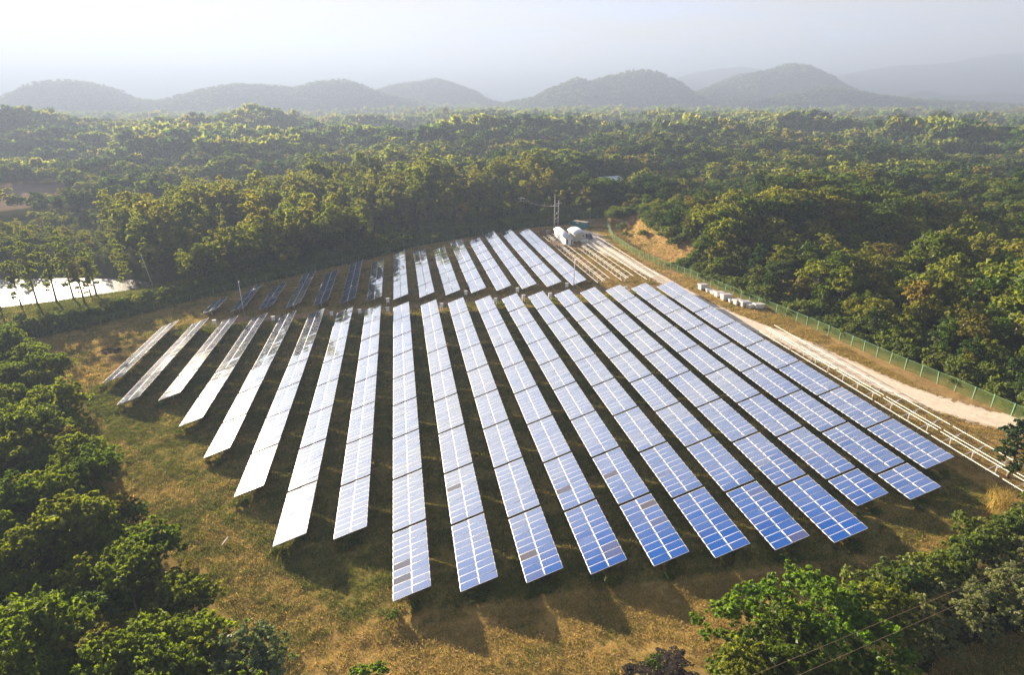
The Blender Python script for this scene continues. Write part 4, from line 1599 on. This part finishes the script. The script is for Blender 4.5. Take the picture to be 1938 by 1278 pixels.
# vine mounds swallowing the far fence
rv = RS(61)
Pn = np.array(LEFT_FENCE, float)
seg = np.hypot(np.diff(Pn[:, 0]), np.diff(Pn[:, 1]))
tcum = np.concatenate([[0], np.cumsum(seg)])
k = 0
for row, (offd, spc) in enumerate(((1.15, 2.5), (4.0, 3.3))):
    for t in np.arange(0.5, tcum[-1], spc):
        i = min(np.searchsorted(tcum, t) - 1, len(seg) - 1)
        i = max(i, 0)
        u = (t - tcum[i]) / seg[i]
        d = (Pn[i + 1] - Pn[i]) / seg[i]
        nrm = np.array([-d[1], d[0]])
        p = Pn[i] + d * seg[i] * u + nrm * (offd + rv.uniform(-0.25, 0.5 + row))
        if row and rv.rand() < 0.12:
            continue
        s = rv.uniform(0.78, 1.05) if row == 0 else rv.uniform(0.85, 1.45)
        put_tree(p[0], p[1], 'vine', rv.randint(5), s * (1.0 if p[0] > -62 else 1.02), rv.uniform(0, 6.28),
                 'dark vine mound leaning on the far fence' if row == 0 else 'low vine covered bush behind the far fence',
                 'vine mounds on the far fence' if row == 0 else 'low bushes behind the far fence', 'vine_shrub')
# bushes between the far fence and the pond
for i in range(40):
    x, y = rv.uniform(-108, -66), rv.uniform(146, 186)
    if inpoly(x, y, POND) or float(dist_poly(x, y, LEFT_FENCE)) < 5 or inpoly(x, y, FARM) or x + y * 0.5 < -26 or float(dist_poly(x, y, POND)) < 8 or float(dist_poly(x, y, LEFT_FENCE)) > 15:
        continue
    put_tree(x, y, 'vine', rv.randint(5), rv.uniform(0.5, 1.0), rv.uniform(0, 6.28), 'low green bush between the far fence and the pond', 'low bushes by the pond', 'low_shrub')
# bank bushes along the right fence
for i in range(30):
    t = rv.uniform(0, 1)
    y = 60 + 95 * t
    xf = np.interp(y, [p[1] for p in RIGHT_FENCE[::-1]], [p[0] for p in RIGHT_FENCE[::-1]])
    put_tree(xf + rv.uniform(1.0, 3.4), y, 'vine' if rv.rand() < 0.6 else 'weed', rv.randint(4), rv.uniform(0.5, 1.0), rv.uniform(0, 6.28), 'small scrubby bush just behind the green mesh fence', 'scrub behind the green fence', 'scrub_bush')
for (x, y, s) in ((76.5, 196, .8), (78.5, 186, 1.0), (80.5, 176, .9), (80, 166, 1.1), (83.5, 190, .9), (85, 178, 1.2), (84.5, 160, 1.1), (80.5, 154, 1.0), (86.5, 170, 1.3), (79.0, 206, 1.2), (86, 200, 1.3)):
    put_tree(x, y, 'vine', rv.randint(5), s, rv.uniform(0, 6.28), 'bush growing on the bare brown bank by the track', 'bushes on the bare bank', 'bank_shrub')
# vine hedge and flowering shrubs at the bottom right
HEDGE = [(38.0, 34.4), (40.2, 35.4), (42.4, 36.0), (44.6, 36.4), (46.8, 36.7), (49.0, 37.0), (51.2, 37.5), (53.4, 38.3), (55.6, 39.0), (57.8, 39.6), (60.0, 40.1), (62.2, 40.6), (64.6, 41.2), (67, 42)]
for i, (x, y) in enumerate(HEDGE):
    put_tree(x + rv.uniform(-.3, .3), y + rv.uniform(-.3, .3), 'vine', rv.randint(5), rv.uniform(0.95, 1.3), rv.uniform(0, 6.28), 'vine covered mound in the hedge along the bottom right edge', 'vine hedge at the bottom right', 'vine_shrub')
for i, (x, y, s) in enumerate(((43.1, 32.7, 1.1), (46.4, 31.4, 1.2), (49.5, 32.6, 1.15), (52.3, 33.2, 1.2), (41.6, 30.2, .9), (51.4, 30.2, 1.2), (54.6, 35.0, 1.2), (57.5, 36.0, 1.2),
                               (55.0, 32.0, 1.1), (39.6, 29.9, .8), (58.6, 33.4, 1.2), (61, 36.6, 1.2), (47.0, 34.3, .9), (36.8, 27.5, .7))):
    put_tree(x, y, 'flower', i % 4, s, rv.uniform(0, 6.28), 'pale flowering shrub below the vine hedge at bottom right', 'flowering shrubs at the bottom right', 'flowering_shrub')
for x, y, s, lab in ((63.8, 44.2, 1.15, 'yellow reed clump beside the end of the bare racks'), (65.4, 45.6, .9, 'smaller yellow reed clump behind the larger reeds'), (62.0, 43.2, .7, 'short yellow reed clump left of the larger reeds')):
    o = empty('reed_clump', (x, y, float(ground_base(x, y))), x, scale=(s, s, s))
    tag(o, lab, 'reeds')
    inst('blades', P['reed'][0][0], o)
put_tree(18.4, 33.8, 'weed', 1, 1.0, 0.3, 'tiny bright weed tuft beside the burnt patch at bottom', None, 'weed_bush', 0)
for x, y, dx_, dy_, L_, lab in ((-22.4, 58.9, 0.8, .3, .7, 'white post leaning out of the bushes at the left wood edge'), (31.0, 37.6, -.6, .3, 1.0, 'white post tilted among the leafy trees at bottom right')):
    m = MB().bar((x, y, float(ground_base(x, y)) - .2), (x + dx_, y + dy_, float(ground_base(x, y)) + L_), 0.11)
    tag(m.build('leaning_post', M['white']), lab, 'post')

# ------------------------------------------------------------------ white tubs by the fence
TUBS = [(72.4, 131.6, 1.25, 1, .15, 2.1), (72.9, 129.3, .8, 0, -.2, 1.5), (73.1, 127.4, .75, 0, .3, 1.4), (73.3, 125.2, 1.05, 1, .1, 2.0), (73.5, 122.4, 1.3, 1, .05, 2.2), (73.9, 120.2, .8, 0, -.25, 1.6),
        (74.4, 118.7, 1.0, 1, .2, 1.9), (75.2, 117.0, 1.05, 1, .05, 2.2), (76.0, 115.6, .9, 0, .12, 2.1), (77.4, 114.9, 1.0, 2, -.1, 2.3)]
TL = ['farthest white lidded tub of the row by the fence', 'small open white tub behind the farthest lidded one', 'small open white tub third from the far end', 'white lidded tub fourth from the far end',
      'tallest white lidded tub in the middle of the row', 'low white tub right after the tallest one', 'white lidded tub with grey lid, seventh from far end', 'long white lidded tub before the bluish ones',
      'low pale tub next to the last bluish tub', 'nearest tub, flared with bluish shaded side']
for (x, y, h, lid, rz, L_), lab in zip(TUBS, TL):
    o = empty('white_tub', (x, y, float(ground_base(x, y))), rz)
    tag(o, lab, 'tub', 'white tubs stored by the fence')
    w = 1.35
    m = MB().box((0, 0, 0.06 + h / 2), (L_, w, h), taper=0.82)
    m.box((0, 0, h + 0.03), (L_ + 0.12, w + 0.12, 0.10))
    m.build('tub_body', M['tub'], o, bevel=0.03)
    if lid == 1:
        MB().box((0.05, 0.03, h + 0.14), (L_ + 0.16, w + 0.18, 0.10), Matrix.Rotation(0.05, 3, 'Y')).build('lid', M['lid'], o, bevel=0.02)
    else:
        MB().box((0, 0, h + 0.084), (L_ - 0.16, w - 0.16, 0.012)).build('inside', M['lid'], o)
    for s in (-1, 1):
        MB().box((s * L_ * 0.3, 0, 0.03), (0.12, w * 0.8, 0.12)).build('skid', M['brown'], o)


# ------------------------------------------------------------------ sheds, container, vehicle, yard
def barrel(x0, x1, y0, y1, zs, rise, thick=0.07, n=18):
    m = MB()
    cx, hw = (x0 + x1) / 2, (x1 - x0) / 2
    Rr = (hw * hw + rise * rise) / (2 * rise)
    a0 = math.asin(hw / Rr)
    v, f = [], []
    for i in range(n + 1):
        a = -a0 + 2 * a0 * i / n
        for rr_ in (Rr, Rr - thick):
            for y in (y0, y1):
                v.append((cx + math.sin(a) * rr_, y, zs + rise - Rr + math.cos(a) * rr_))
    for i in range(n):
        b, c = i * 4, (i + 1) * 4
        f += [(b, b + 1, c + 1, c), (b + 2, c + 2, c + 3, b + 3), (b, c, c + 2, b + 2), (b + 1, b + 3, c + 3, c + 1)]
    f += [(0, 2, 3, 1), (n * 4, n * 4 + 1, n * 4 + 3, n * 4 + 2)]
    return m.add(v, f)


def gable(x0, x1, y, zs, rise, thick, n=14):
    """closed wall under a barrel roof, front and back faces joined"""
    m = MB()
    cx, hw = (x0 + x1) / 2, (x1 - x0) / 2
    Rr = (hw * hw + rise * rise) / (2 * rise)
    a0 = math.asin(hw / Rr)
    arc = [(cx + math.sin(-a0 + 2 * a0 * i / n) * Rr, zs + rise - Rr + math.cos(-a0 + 2 * a0 * i / n) * Rr) for i in range(n + 1)]
    ring = [(x0, 0)] + arc + [(x1, 0)]
    k = len(ring)
    v = [(x, y, z) for x, z in ring] + [(x, y + thick, z) for x, z in ring]
    f = [tuple(range(k)), tuple(range(k, 2 * k))[::-1]] + [(i, i + k, (i + 1) % k + k, (i + 1) % k) for i in range(k)]
    return m.add(v, f)


sx, sy = 54.75, 190.9
o = empty('control_shed', (sx, sy, float(ground_base(sx, sy + 6))))
tag(o, 'long white shed with barrel roof and dark slit windows by the racks', 'shed')
wl = gable(-1.3, 1.3, 0, 2.45, 0.62, 0.12)
wl.add(*[(lambda g_: (g_.v, g_.f))(gable(-1.3, 1.3, 15.2, 2.45, 0.62, 0.12))][0])
for s in (-1, 1):
    wl.box((s * 1.245, 7.66, 1.22), (0.11, 15.06, 2.43))
wl.build('wall', M['white'], o)
barrel(-1.62, 1.62, -0.55, 15.7, 2.42, 0.78).build('roof', M['roofw'], o, True)
d = MB().box((0.05, -0.025, 1.1), (0.95, 0.06, 2.1)).build('door', M['white'], o)
MB().box((0.40, -0.07, 1.05), (0.05, 0.04, 0.16)).build('handle', M['black'], d)
for x in (-0.78, 0.86):
    MB().box((x, -0.03, 1.12), (0.36, 0.07, 1.95)).build('window', M['black'], o)
for y in (2.5, 6.5, 10.5):
    w_ = MB().box((-1.325, y, 1.45), (0.05, 1.3, 0.8)).build('louvre', M['greycab'], o)
MB().box((0, 7.6, -0.1), (2.9, 15.6, 0.35)).build('base_slab', M['concrete'], o)
for y in (0.6, 2.0):
    MB().tube([(-1.75, y, 0.0), (-1.75, y, 0.55)], 0.28, 10).build('drum', M['white'], o)

sx, sy = 59.9, 195.4
o = empty('store_shed', (sx, sy, float(ground_base(sx, sy + 4))))
tag(o, 'cream shed with wide barrel roof overhanging a parked blue vehicle', 'shed')
wl = gable(-1.85, 1.85, 0, 2.3, 0.85, 0.12)
g2 = gable(-1.85, 1.85, 8.4, 2.3, 0.85, 0.12)
wl.add(g2.v, g2.f)
for s in (-1, 1):
    wl.box((s * 1.79, 4.26, 1.14), (0.11, 8.26, 2.27))
wl.build('wall', M['cream'], o)
barrel(-2.3, 2.75, -0.9, 8.9, 2.35, 1.05).build('roof', M['roofw'], o, True)
MB().box((1.0, -0.03, 1.95), (0.5, 0.06, 0.4)).build('vent', M['black'], o)
MB().box((0, 4.2, -0.1), (4.0, 8.8, 0.35)).build('base_slab', M['concrete'], o)
for y in (-0.3, 8.3):
    MB().bar((2.6, y, 0), (2.6, y, 2.4), 0.09).build('post', M['steel'], o)
bx = empty('panel_crate', (60.9, 193.7, float(ground_base(60.9, 193.7))))
tag(bx, 'low white crate standing before the cream shed wall', 'crate')
MB().box((0, 0, 0.62), (2.5, 1.0, 1.0)).build('crate_body', M['tub'], bx, bevel=0.02)
MB().box((0, 0, 1.15), (2.6, 1.1, 0.06)).build('lid', M['lid'], bx)
for s in (-1, 1):
    MB().box((s * 0.9, 0, 0.06), (0.14, 1.0, 0.12)).build('skid', M['brown'], bx)

o = empty('shipping_container', (66.6, 217.4, float(ground_base(66.6, 217.4))), math.radians(130))
tag(o, 'teal green shipping container with rusty roof beyond the sheds', 'container')
m = MB().box((0, 0, 1.32), (5.9, 2.3, 2.4))
for i in range(26):
    for s in (-1, 1):
        m.box((-2.8 + i * 0.224, s * 1.17, 1.32), (0.11, 0.05, 2.2))
m.build('container_body', M['teal'], o)
fr = MB()
for a in (-1, 1):
    for b in (-1, 1):
        fr.box((a * 2.96, b * 1.16, 1.32), (0.16, 0.16, 2.62))
    fr.box((0, a * 1.18, 2.56), (6.0, 0.12, 0.14))
    fr.box((0, a * 1.18, 0.1), (6.0, 0.12, 0.16))
    fr.box((a * 2.98, 0, 2.56), (0.12, 2.2, 0.14))
fr.build('corner_frame', M['teal'], o)
MB().box((0, 0, 2.58), (5.7, 2.1, 0.08)).build('roof', M['rust'], o)
for s in (-1, 1):
    d = MB().box((-2.985, s * 0.55, 1.3), (0.06, 1.0, 2.2)).build('door', M['teal'], o)
    MB().tube([(-3.04, s * 0.3, 0.25), (-3.04, s * 0.3, 2.4)], 0.03, 6).build('lock_bar', M['steel'], d)
MB().box((0.9, 1.21, 2.1), (1.2, 0.02, 0.35)).build('sign_plate', M['white'], o)

o = empty('pickup_truck', (64.0, 199.2, float(ground_base(64, 199.2))), 0.05)
tag(o, 'dark blue pickup parked beside the cream shed under its eave', 'truck')
b = MB().box((0, 0, 0.72), (1.72, 4.6, 0.55))
b.box((0, 1.35, 1.12), (1.70, 1.9, 0.28))
b.build('body', M['blue'], o, bevel=0.08)
cbn = MB().box((0, -0.2, 1.32), (1.5, 1.5, 0.62), taper=1.12).build('cabin', M['blue'], o, bevel=0.10)
MB().box((0, -1.02, 1.30), (1.34, 0.06, 0.44), Matrix.Rotation(-0.35, 3, 'X')).build('windscreen', M['black'], cbn)
MB().box((0, -1.6, 1.03), (1.55, 1.3, 0.10)).build('bonnet', M['blue'], o, bevel=0.04)
for s in (-1, 1):
    MB().box((s * 0.63, -2.32, 0.82), (0.3, 0.06, 0.18)).build('headlight', M['white'], o)
    MB().box((s * 0.79, -0.2, 1.34), (0.05, 1.1, 0.34)).build('side_window', M['black'], cbn)
    for y in (-1.45, 1.4):
        w_ = MB().tube([(s * 0.72, y, 0.36), (s * 0.92, y, 0.36)], 0.36, 16).build('wheel', M['rubber'], o)
        MB().tube([(s * 0.90, y, 0.36), (s * 0.935, y, 0.36)], 0.2, 12).build('rim', M['steel'], w_)

o = empty('transformer_yard', (52.0, 210.6, float(ground_base(52, 210.6))))
tag(o, 'brown steel railing around a small transformer yard left of the sheds', 'railing')
for x, y in ((-2, -2), (0, -2), (2, -2), (-2, 0), (2, 0), (-2, 2), (0, 2), (2, 2)):
    MB().box((x, y, 0.9), (0.16, 0.16, 2.0)).build('post', M['brown'], o)
for (a, c) in (((-2, -2), (2, -2)), ((-2, 2), (2, 2)), ((-2, -2), (-2, 2)), ((2, -2), (2, 2))):
    p = MB()
    for z in (0.25, 0.7, 1.15, 1.75):
        p.bar((a[0], a[1], z), (c[0], c[1], z), 0.08, 0.13)
    for t in np.linspace(0.08, 0.92, 11):
        x_, y_ = a[0] + (c[0] - a[0]) * t, a[1] + (c[1] - a[1]) * t
        p.bar((x_, y_, 0.1), (x_, y_, 1.72), 0.05, 0.05)
    p.build('railing', M['brown'], o)
o = empty('transformer', (52.2, 210.8, float(ground_base(52, 210.6))))
tag(o, 'grey transformer box inside the brown railing', 'transformer')
MB().box((0, 0, 0.8), (1.3, 1.1, 1.3)).build('tank', M['greycab'], o, bevel=0.05)
fn = MB()
for i in range(7):
    fn.box((-0.5 + i * 0.165, -0.62, 0.8), (0.05, 0.2, 0.9))
fn.build('cooling_fins', M['greycab'], o)
for i in range(3):
    MB().tube([(-0.35 + i * 0.35, 0, 1.4), (-0.35 + i * 0.35, 0, 1.85)], [0.09, 0.05], 8).build('bushing', M['pink'], o)


# ------------------------------------------------------------------ utility poles and wires
def upole(x, y, h, arms, label, lean=(0, 0), r0=0.17, rz=0.0):
    z = float(ground_base(x, y))
    o = empty('utility_pole', (x, y, z), rz)
    tag(o, label, 'utility pole')
    MB().tube([(0, 0, -0.5), (lean[0] * .5, lean[1] * .5, h * .5), (lean[0], lean[1], h)], [r0, r0 * .85, r0 * .65], 9).build('pole', M['pole'], o, True)
    for (za, w) in arms:
        a = MB().box((lean[0] * za / h, lean[1] * za / h - 0.16, za), (w, 0.12, 0.14)).build('crossarm', M['pole'], o)
        for s in (-0.46, -0.16, 0.16, 0.46):
            MB().tube([(s * w + lean[0] * za / h, lean[1] * za / h - 0.16, za + 0.07), (s * w + lean[0] * za / h, lean[1] * za / h - 0.16, za + 0.33)], [0.07, 0.04], 7).build('insulator', M['white'], a)
    return o


hp = upole(55.4, 214.0, 13.6, ((9.6, 2.6),), 'taller left pole of the twin poles behind the long white shed', r0=0.21)
hp2 = upole(58.0, 218.5, 10.8, ((9.6, 2.2),), 'shorter right pole of the twin poles behind the long white shed', r0=0.20)
o = empty('pole_platform', (56.7, 216.2, float(ground_base(56.7, 216.2))), math.atan2(4.5, 2.6))
tag(o, 'steel crossbars and fuse gear spanning the twin poles', 'pole gear')
for z in (3.6, 4.7, 6.4):
    MB().bar((-3.4, -.22, z), (3.0, -.22, z), 0.10, 0.14).build('crossbar', M['steel'], o)
for i, x in enumerate((-2.8, -2.2, -1.6, 0.4, 1.4)):
    MB().tube([(x, -.22, 4.75), (x, -.22, 5.3)], [0.10, 0.06], 7).build('fuse', M['white'] if i % 2 else M['pink'], o)
for i, x in enumerate((-0.9, 1.9)):
    MB().tube([(x, -.3, 6.45), (x, -.3, 7.0)], [0.16, 0.12], 8).build('insulator', M['greycab'], o)
upole(48.6, 243.0, 9.4, ((8.9, 2.3), (7.6, 2.3)), 'pole with double crossarm standing in front of the dark grove')
upole(12.1, 254.0, 10.2, ((9.4, 2.0),), 'pole half hidden by trees in the middle of the dark grove')
upole(-71.4, 181.5, 10.0, (), 'leaning grey pole among the yellow trees by the pond', lean=(-1.5, 0.2))
upole(-33.5, 219.3, 9.8, ((9.3, 1.9),), 'pole with single crossarm at the grove edge left of centre')


def wire(name, a, b, sag, rad_, mat, label, cat='wire'):
    a, b = Vector(a), Vector(b)
    pts = []
    for i in range(25):
        t = i / 24
        p = a.lerp(b, t)
        p.z -= sag * 4 * t * (1 - t)
        pts.append(p)
    tag(MB().tube(pts, rad_, 5).build(name, M[mat], None, True), label, cat)


zb, za = float(ground_base(55.4, 214)), float(ground_base(48.6, 243))
for i, dz_ in enumerate((0.0, 0.35, 0.7)):
    wire('power_line', (55.4 + (i - 1) * 0.9, 213.9, zb + 9.9 + dz_ * .2), (48.6 + (i - 1) * 0.9, 242.9, za + 9.2), 1.1 + dz_, 0.013, 'wire',
         ('lowest', 'middle', 'highest')[2 - i] + ' sagging copper wire between the twin poles and double crossarm pole')
wire('guy_wire', (58.0, 218.4, zb + 7.5), (61.6, 214.2, zb + 0.1), 0.0, 0.02, 'wire', 'guy wire slanting down from the shorter twin pole')
wire('power_line', (2.0, 22.0, 9.6), (73.4, 34.6, 12.6), 0.35, 0.010, 'wireglint', 'upper thin wire crossing the bottom right corner')
wire('power_line', (3.0, 20.9, 9.6), (76.0, 34.9, 12.2), 0.55, 0.009, 'wireglint', 'lower thin wire crossing the bottom right corner')


# ------------------------------------------------------------------ houses beyond the grove
def house(x, y, w, d, h, rz, roof, label):
    o = empty('house', (x, y, float(ground_base(x, y))), rz)
    tag(o, label, 'house')
    MB().box((0, 0, h / 2), (w, d, h)).build('wall', M['hut'], o)
    m = MB()
    e = 0.8
    r_ = h + d * 0.22
    m.add([(-w / 2 - e, -d / 2 - e, h - .1), (w / 2 + e, -d / 2 - e, h - .1), (w / 2 + e, 0, r_), (-w / 2 - e, 0, r_), (-w / 2 - e, d / 2 + e, h - .1), (w / 2 + e, d / 2 + e, h - .1),
           (-w / 2 - e, -d / 2 - e, h - .25), (w / 2 + e, -d / 2 - e, h - .25), (w / 2 + e, 0, r_ - .15), (-w / 2 - e, 0, r_ - .15), (-w / 2 - e, d / 2 + e, h - .25), (w / 2 + e, d / 2 + e, h - .25)],
          [(0, 1, 2, 3), (3, 2, 5, 4), (7, 6, 9, 8), (8, 9, 10, 11), (0, 6, 7, 1), (4, 5, 11, 10), (1, 7, 8, 2), (2, 8, 11, 5), (0, 3, 9, 6), (3, 4, 10, 9)])
    m.build('roof', M[roof], o)
    MB().box((w * 0.2, -d / 2 - 0.02, 1.0), (1.0, 0.08, 2.0)).build('door', M['brown'], o)
    for s in (-0.3, -0.05):
        MB().box((w * s, -d / 2 - 0.02, 1.5), (1.1, 0.08, 0.9)).build('window', M['black'], o)


house(106, 301, 11, 7, 5.2, 0.25, 'bluegrey', 'pale roofed house among trees behind the sheds')
house(-224, 540, 11, 7, 4.5, -0.25, 'bluegrey', 'hazy pale roofed house beside the left field, left of two')
house(-208, 534, 9, 6, 4.5, -0.35, 'roofw', 'hazy small house beside the left field, right of two')

# ------------------------------------------------------------------ grass and weeds (uncountable)
rg = RS(91)


def farm_pts(n, x0, x1, y0, y1, keep):
    x = rg.uniform(x0, x1, n)
    y = rg.uniform(y0, y1, n)
    ok = (np.hypot((x - 19.0) / 4.4, (y - 33.8) / 2.9) > 0.75 + 0.3 * rg.rand(n)) & (np.hypot((x + 61.5) / 3.7, (y - 128.6) / 3.3) > 0.7 + 0.3 * rg.rand(n))
    ok |= rg.rand(n) < 0.16
    ok &= inpoly(x, y, FARM) & (dist_poly(x, y, ROADC) > 2.2 + rg.rand(n) * 0.8) & keep(x, y) & in_frame(x, y, 0, 0.05)
    return x[ok], y[ok]


LANE = [(-42, 141.8), (0, 140.2), (40, 139.6), (62, 138.2), (68, 136)]
x1, y1 = farm_pts(330000, -60, 80, 22, 112, lambda x, y: fbm(x / 2.2, y / 2.2, 51, 4) > 0.22 + 0.36 * rg.rand(len(x)))
xb, yb_ = rg.uniform(70, 96, 9000), rg.uniform(145, 226, 9000)
okb = ~inpoly(xb, yb_, FARM) & (dist_poly(xb, yb_, RIGHT_FENCE) < 15)
xc, yc = rg.uniform(36, 56, 12000), rg.uniform(24, 31, 12000)
okc = inpoly(xc, yc, CORNER)
xd, yd = rg.uniform(-115, -60, 26000), rg.uniform(145, 192, 26000)
okd = ~inpoly(xd, yd, FARM) & ~inpoly(xd, yd, POND) & (dist_poly(xd, yd, LEFT_FENCE) > 3)
x2, y2 = farm_pts(110000, -85, 82, 105, 222, lambda x, y: (fbm(x / 4.0, y / 4.0, 52, 3) > 0.25 + 0.3 * rg.rand(len(x))) & ((dist_poly(x, y, LANE) > 1.7) | (rg.rand(len(x)) < 0.25)))
x, y = np.concatenate([x1, x2, xb[okb], xc[okc], xd[okd]]), np.concatenate([y1, y2, yb_[okb], yc[okc], yd[okd]])
n = len(x)
z = ground(x, y) - 0.03
s = rg.uniform(0.5, 1.3, n) * np.where((np.arange(n) < len(x1)) | (y < 32), 1, 1.6)
pg = 0.12 + 0.58 * inpoly(x, y, [(-57, 104), (-52, 98), (-8, 44.8), (50, 41), (66, 47), (67, 136), (-52, 142)]) + 0.35 * sm(115, 150, y) * (1 - sm(-50, 0, x))
pg = pg + 0.45 * (1 - sm(0.5, 5, dist_poly(x, y, [(-55, 104), (-44, 85), (-31, 67), (-22, 54), (-13, 44)]))) + 1.3 * (fbm(x / 5.0, y / 5.0, 57, 3) - 0.5) + 1.3 * (fbm(x / 9.0 + y / 40, y / 1.5 - x / 30, 58, 3) - 0.5)
pg = np.where((x > 66) & (y < 150), pg - 0.35, pg)
pg = np.where(~inpoly(x, y, FARM) & (x < -58), pg + 0.45, pg)
isg = rg.rand(n) < pg
scatter('dry_grass', ['tuft', 'greentuft'], np.column_stack([x, y, z]), np.column_stack([s, s, s * rg.uniform(.6, 1.2, n)]), np.column_stack([rg.normal(0, .15, n), rg.normal(0, .15, n), rg.uniform(0, 6.28, n)]),
        np.where(isg, 5 + rg.randint(0, 4, n), rg.randint(0, 5, n)), 'mown grass, golden and green, covering the solar field', 'grass')
# weeds under the table edges, at the row ends and along the wood
X, Y, S = [], [], []
for r in range(1, 20):
    x0 = X9 + (r - 9) * PITCH
    yt = FRONT_Y[r]
    yb = yt - FRONT_N[r] * TAB
    for i in range(int(FRONT_N[r] * 7)):
        X.append(x0 + rg.normal(1.9, 0.9))
        Y.append(rg.uniform(yb, yt))
        S.append(rg.uniform(0.35, 0.85))
    for i in range(7):
        X.append(x0 + rg.uniform(-0.3, 2.8))
        Y.append(yb + rg.uniform(-0.9, 0.8))
        S.append(rg.uniform(0.35, 0.95))
xw, yw = farm_pts(2600, -85, 82, 24, 225, lambda x, y: (dist_poly(x, y, FARM + FARM[:1]) < 2.6 * rg.rand(len(x)) ** 2 + 0.5) & ((x < 60) | (rg.rand(len(x)) < 0.35)))
X += list(xw)
Y += list(yw)
S += list(rg.uniform(0.4, 1.1, len(xw)))
X, Y, S = np.array(X), np.array(Y), np.array(S)
n0 = len(X)
xu, yu = jitter_grid(-110, 150, 40, 270, 1.9, 33)
fe = np.minimum(dist_poly(xu, yu, RIGHT_FENCE), dist_poly(xu, yu, LEFT_FENCE))
oku = ~inpoly(xu, yu, FARM) & ~inpoly(xu, yu, POND) & (fe > 1.6) & (fe < 26) & in_frame(xu, yu, 1) & (rg.rand(len(xu)) < 0.30 + 0.6 * (fe < 12))
oku &= ~((xu < -58) & (yu > 140) & (fe > 6.5))
oku &= ~((xu > 70) & (yu > 152) & (yu < 214) & (dist_poly(xu, yu, RIGHT_FENCE) < 11))
xu, yu = xu[oku], yu[oku]
X, Y, S = np.concatenate([X, xu]), np.concatenate([Y, yu]), np.concatenate([S, rg.uniform(1.2, 2.6, len(xu))])
n = len(X)
S = np.where(np.arange(n) < n0, S, S * 0.55)
scatter('undergrowth', ['weed', 'vine'], np.column_stack([X, Y, ground(X, Y) - .08]), np.column_stack([S, S, S * rg.uniform(.7, 1.2, n)]), np.column_stack([np.zeros(n), np.zeros(n), rg.uniform(0, 6.28, n)]),
        np.where(np.arange(n) < n0, rg.randint(0, 4, n), 4 + rg.randint(0, 5, n)), 'green weeds under the panels and along the field edge', 'weeds')

# ------------------------------------------------------------------ haze: the air itself
m, N, L = newmat('valley_haze')
o_ = N.new('ShaderNodeOutputMaterial')
v_ = N.new('ShaderNodeVolumePrincipled')
v_.inputs['Color'].default_value = (*HAZE_COLOR, 1)
v_.inputs['Density'].default_value = HAZE_DENSITY
v_.inputs['Anisotropy'].default_value = HAZE_G
L.new(v_.outputs['Volume'], o_.inputs['Volume'])
hz = MB().box((0, 3250, 168), (14800, 9300, 436)).build('haze', m)
tag(hz, kind='stuff')
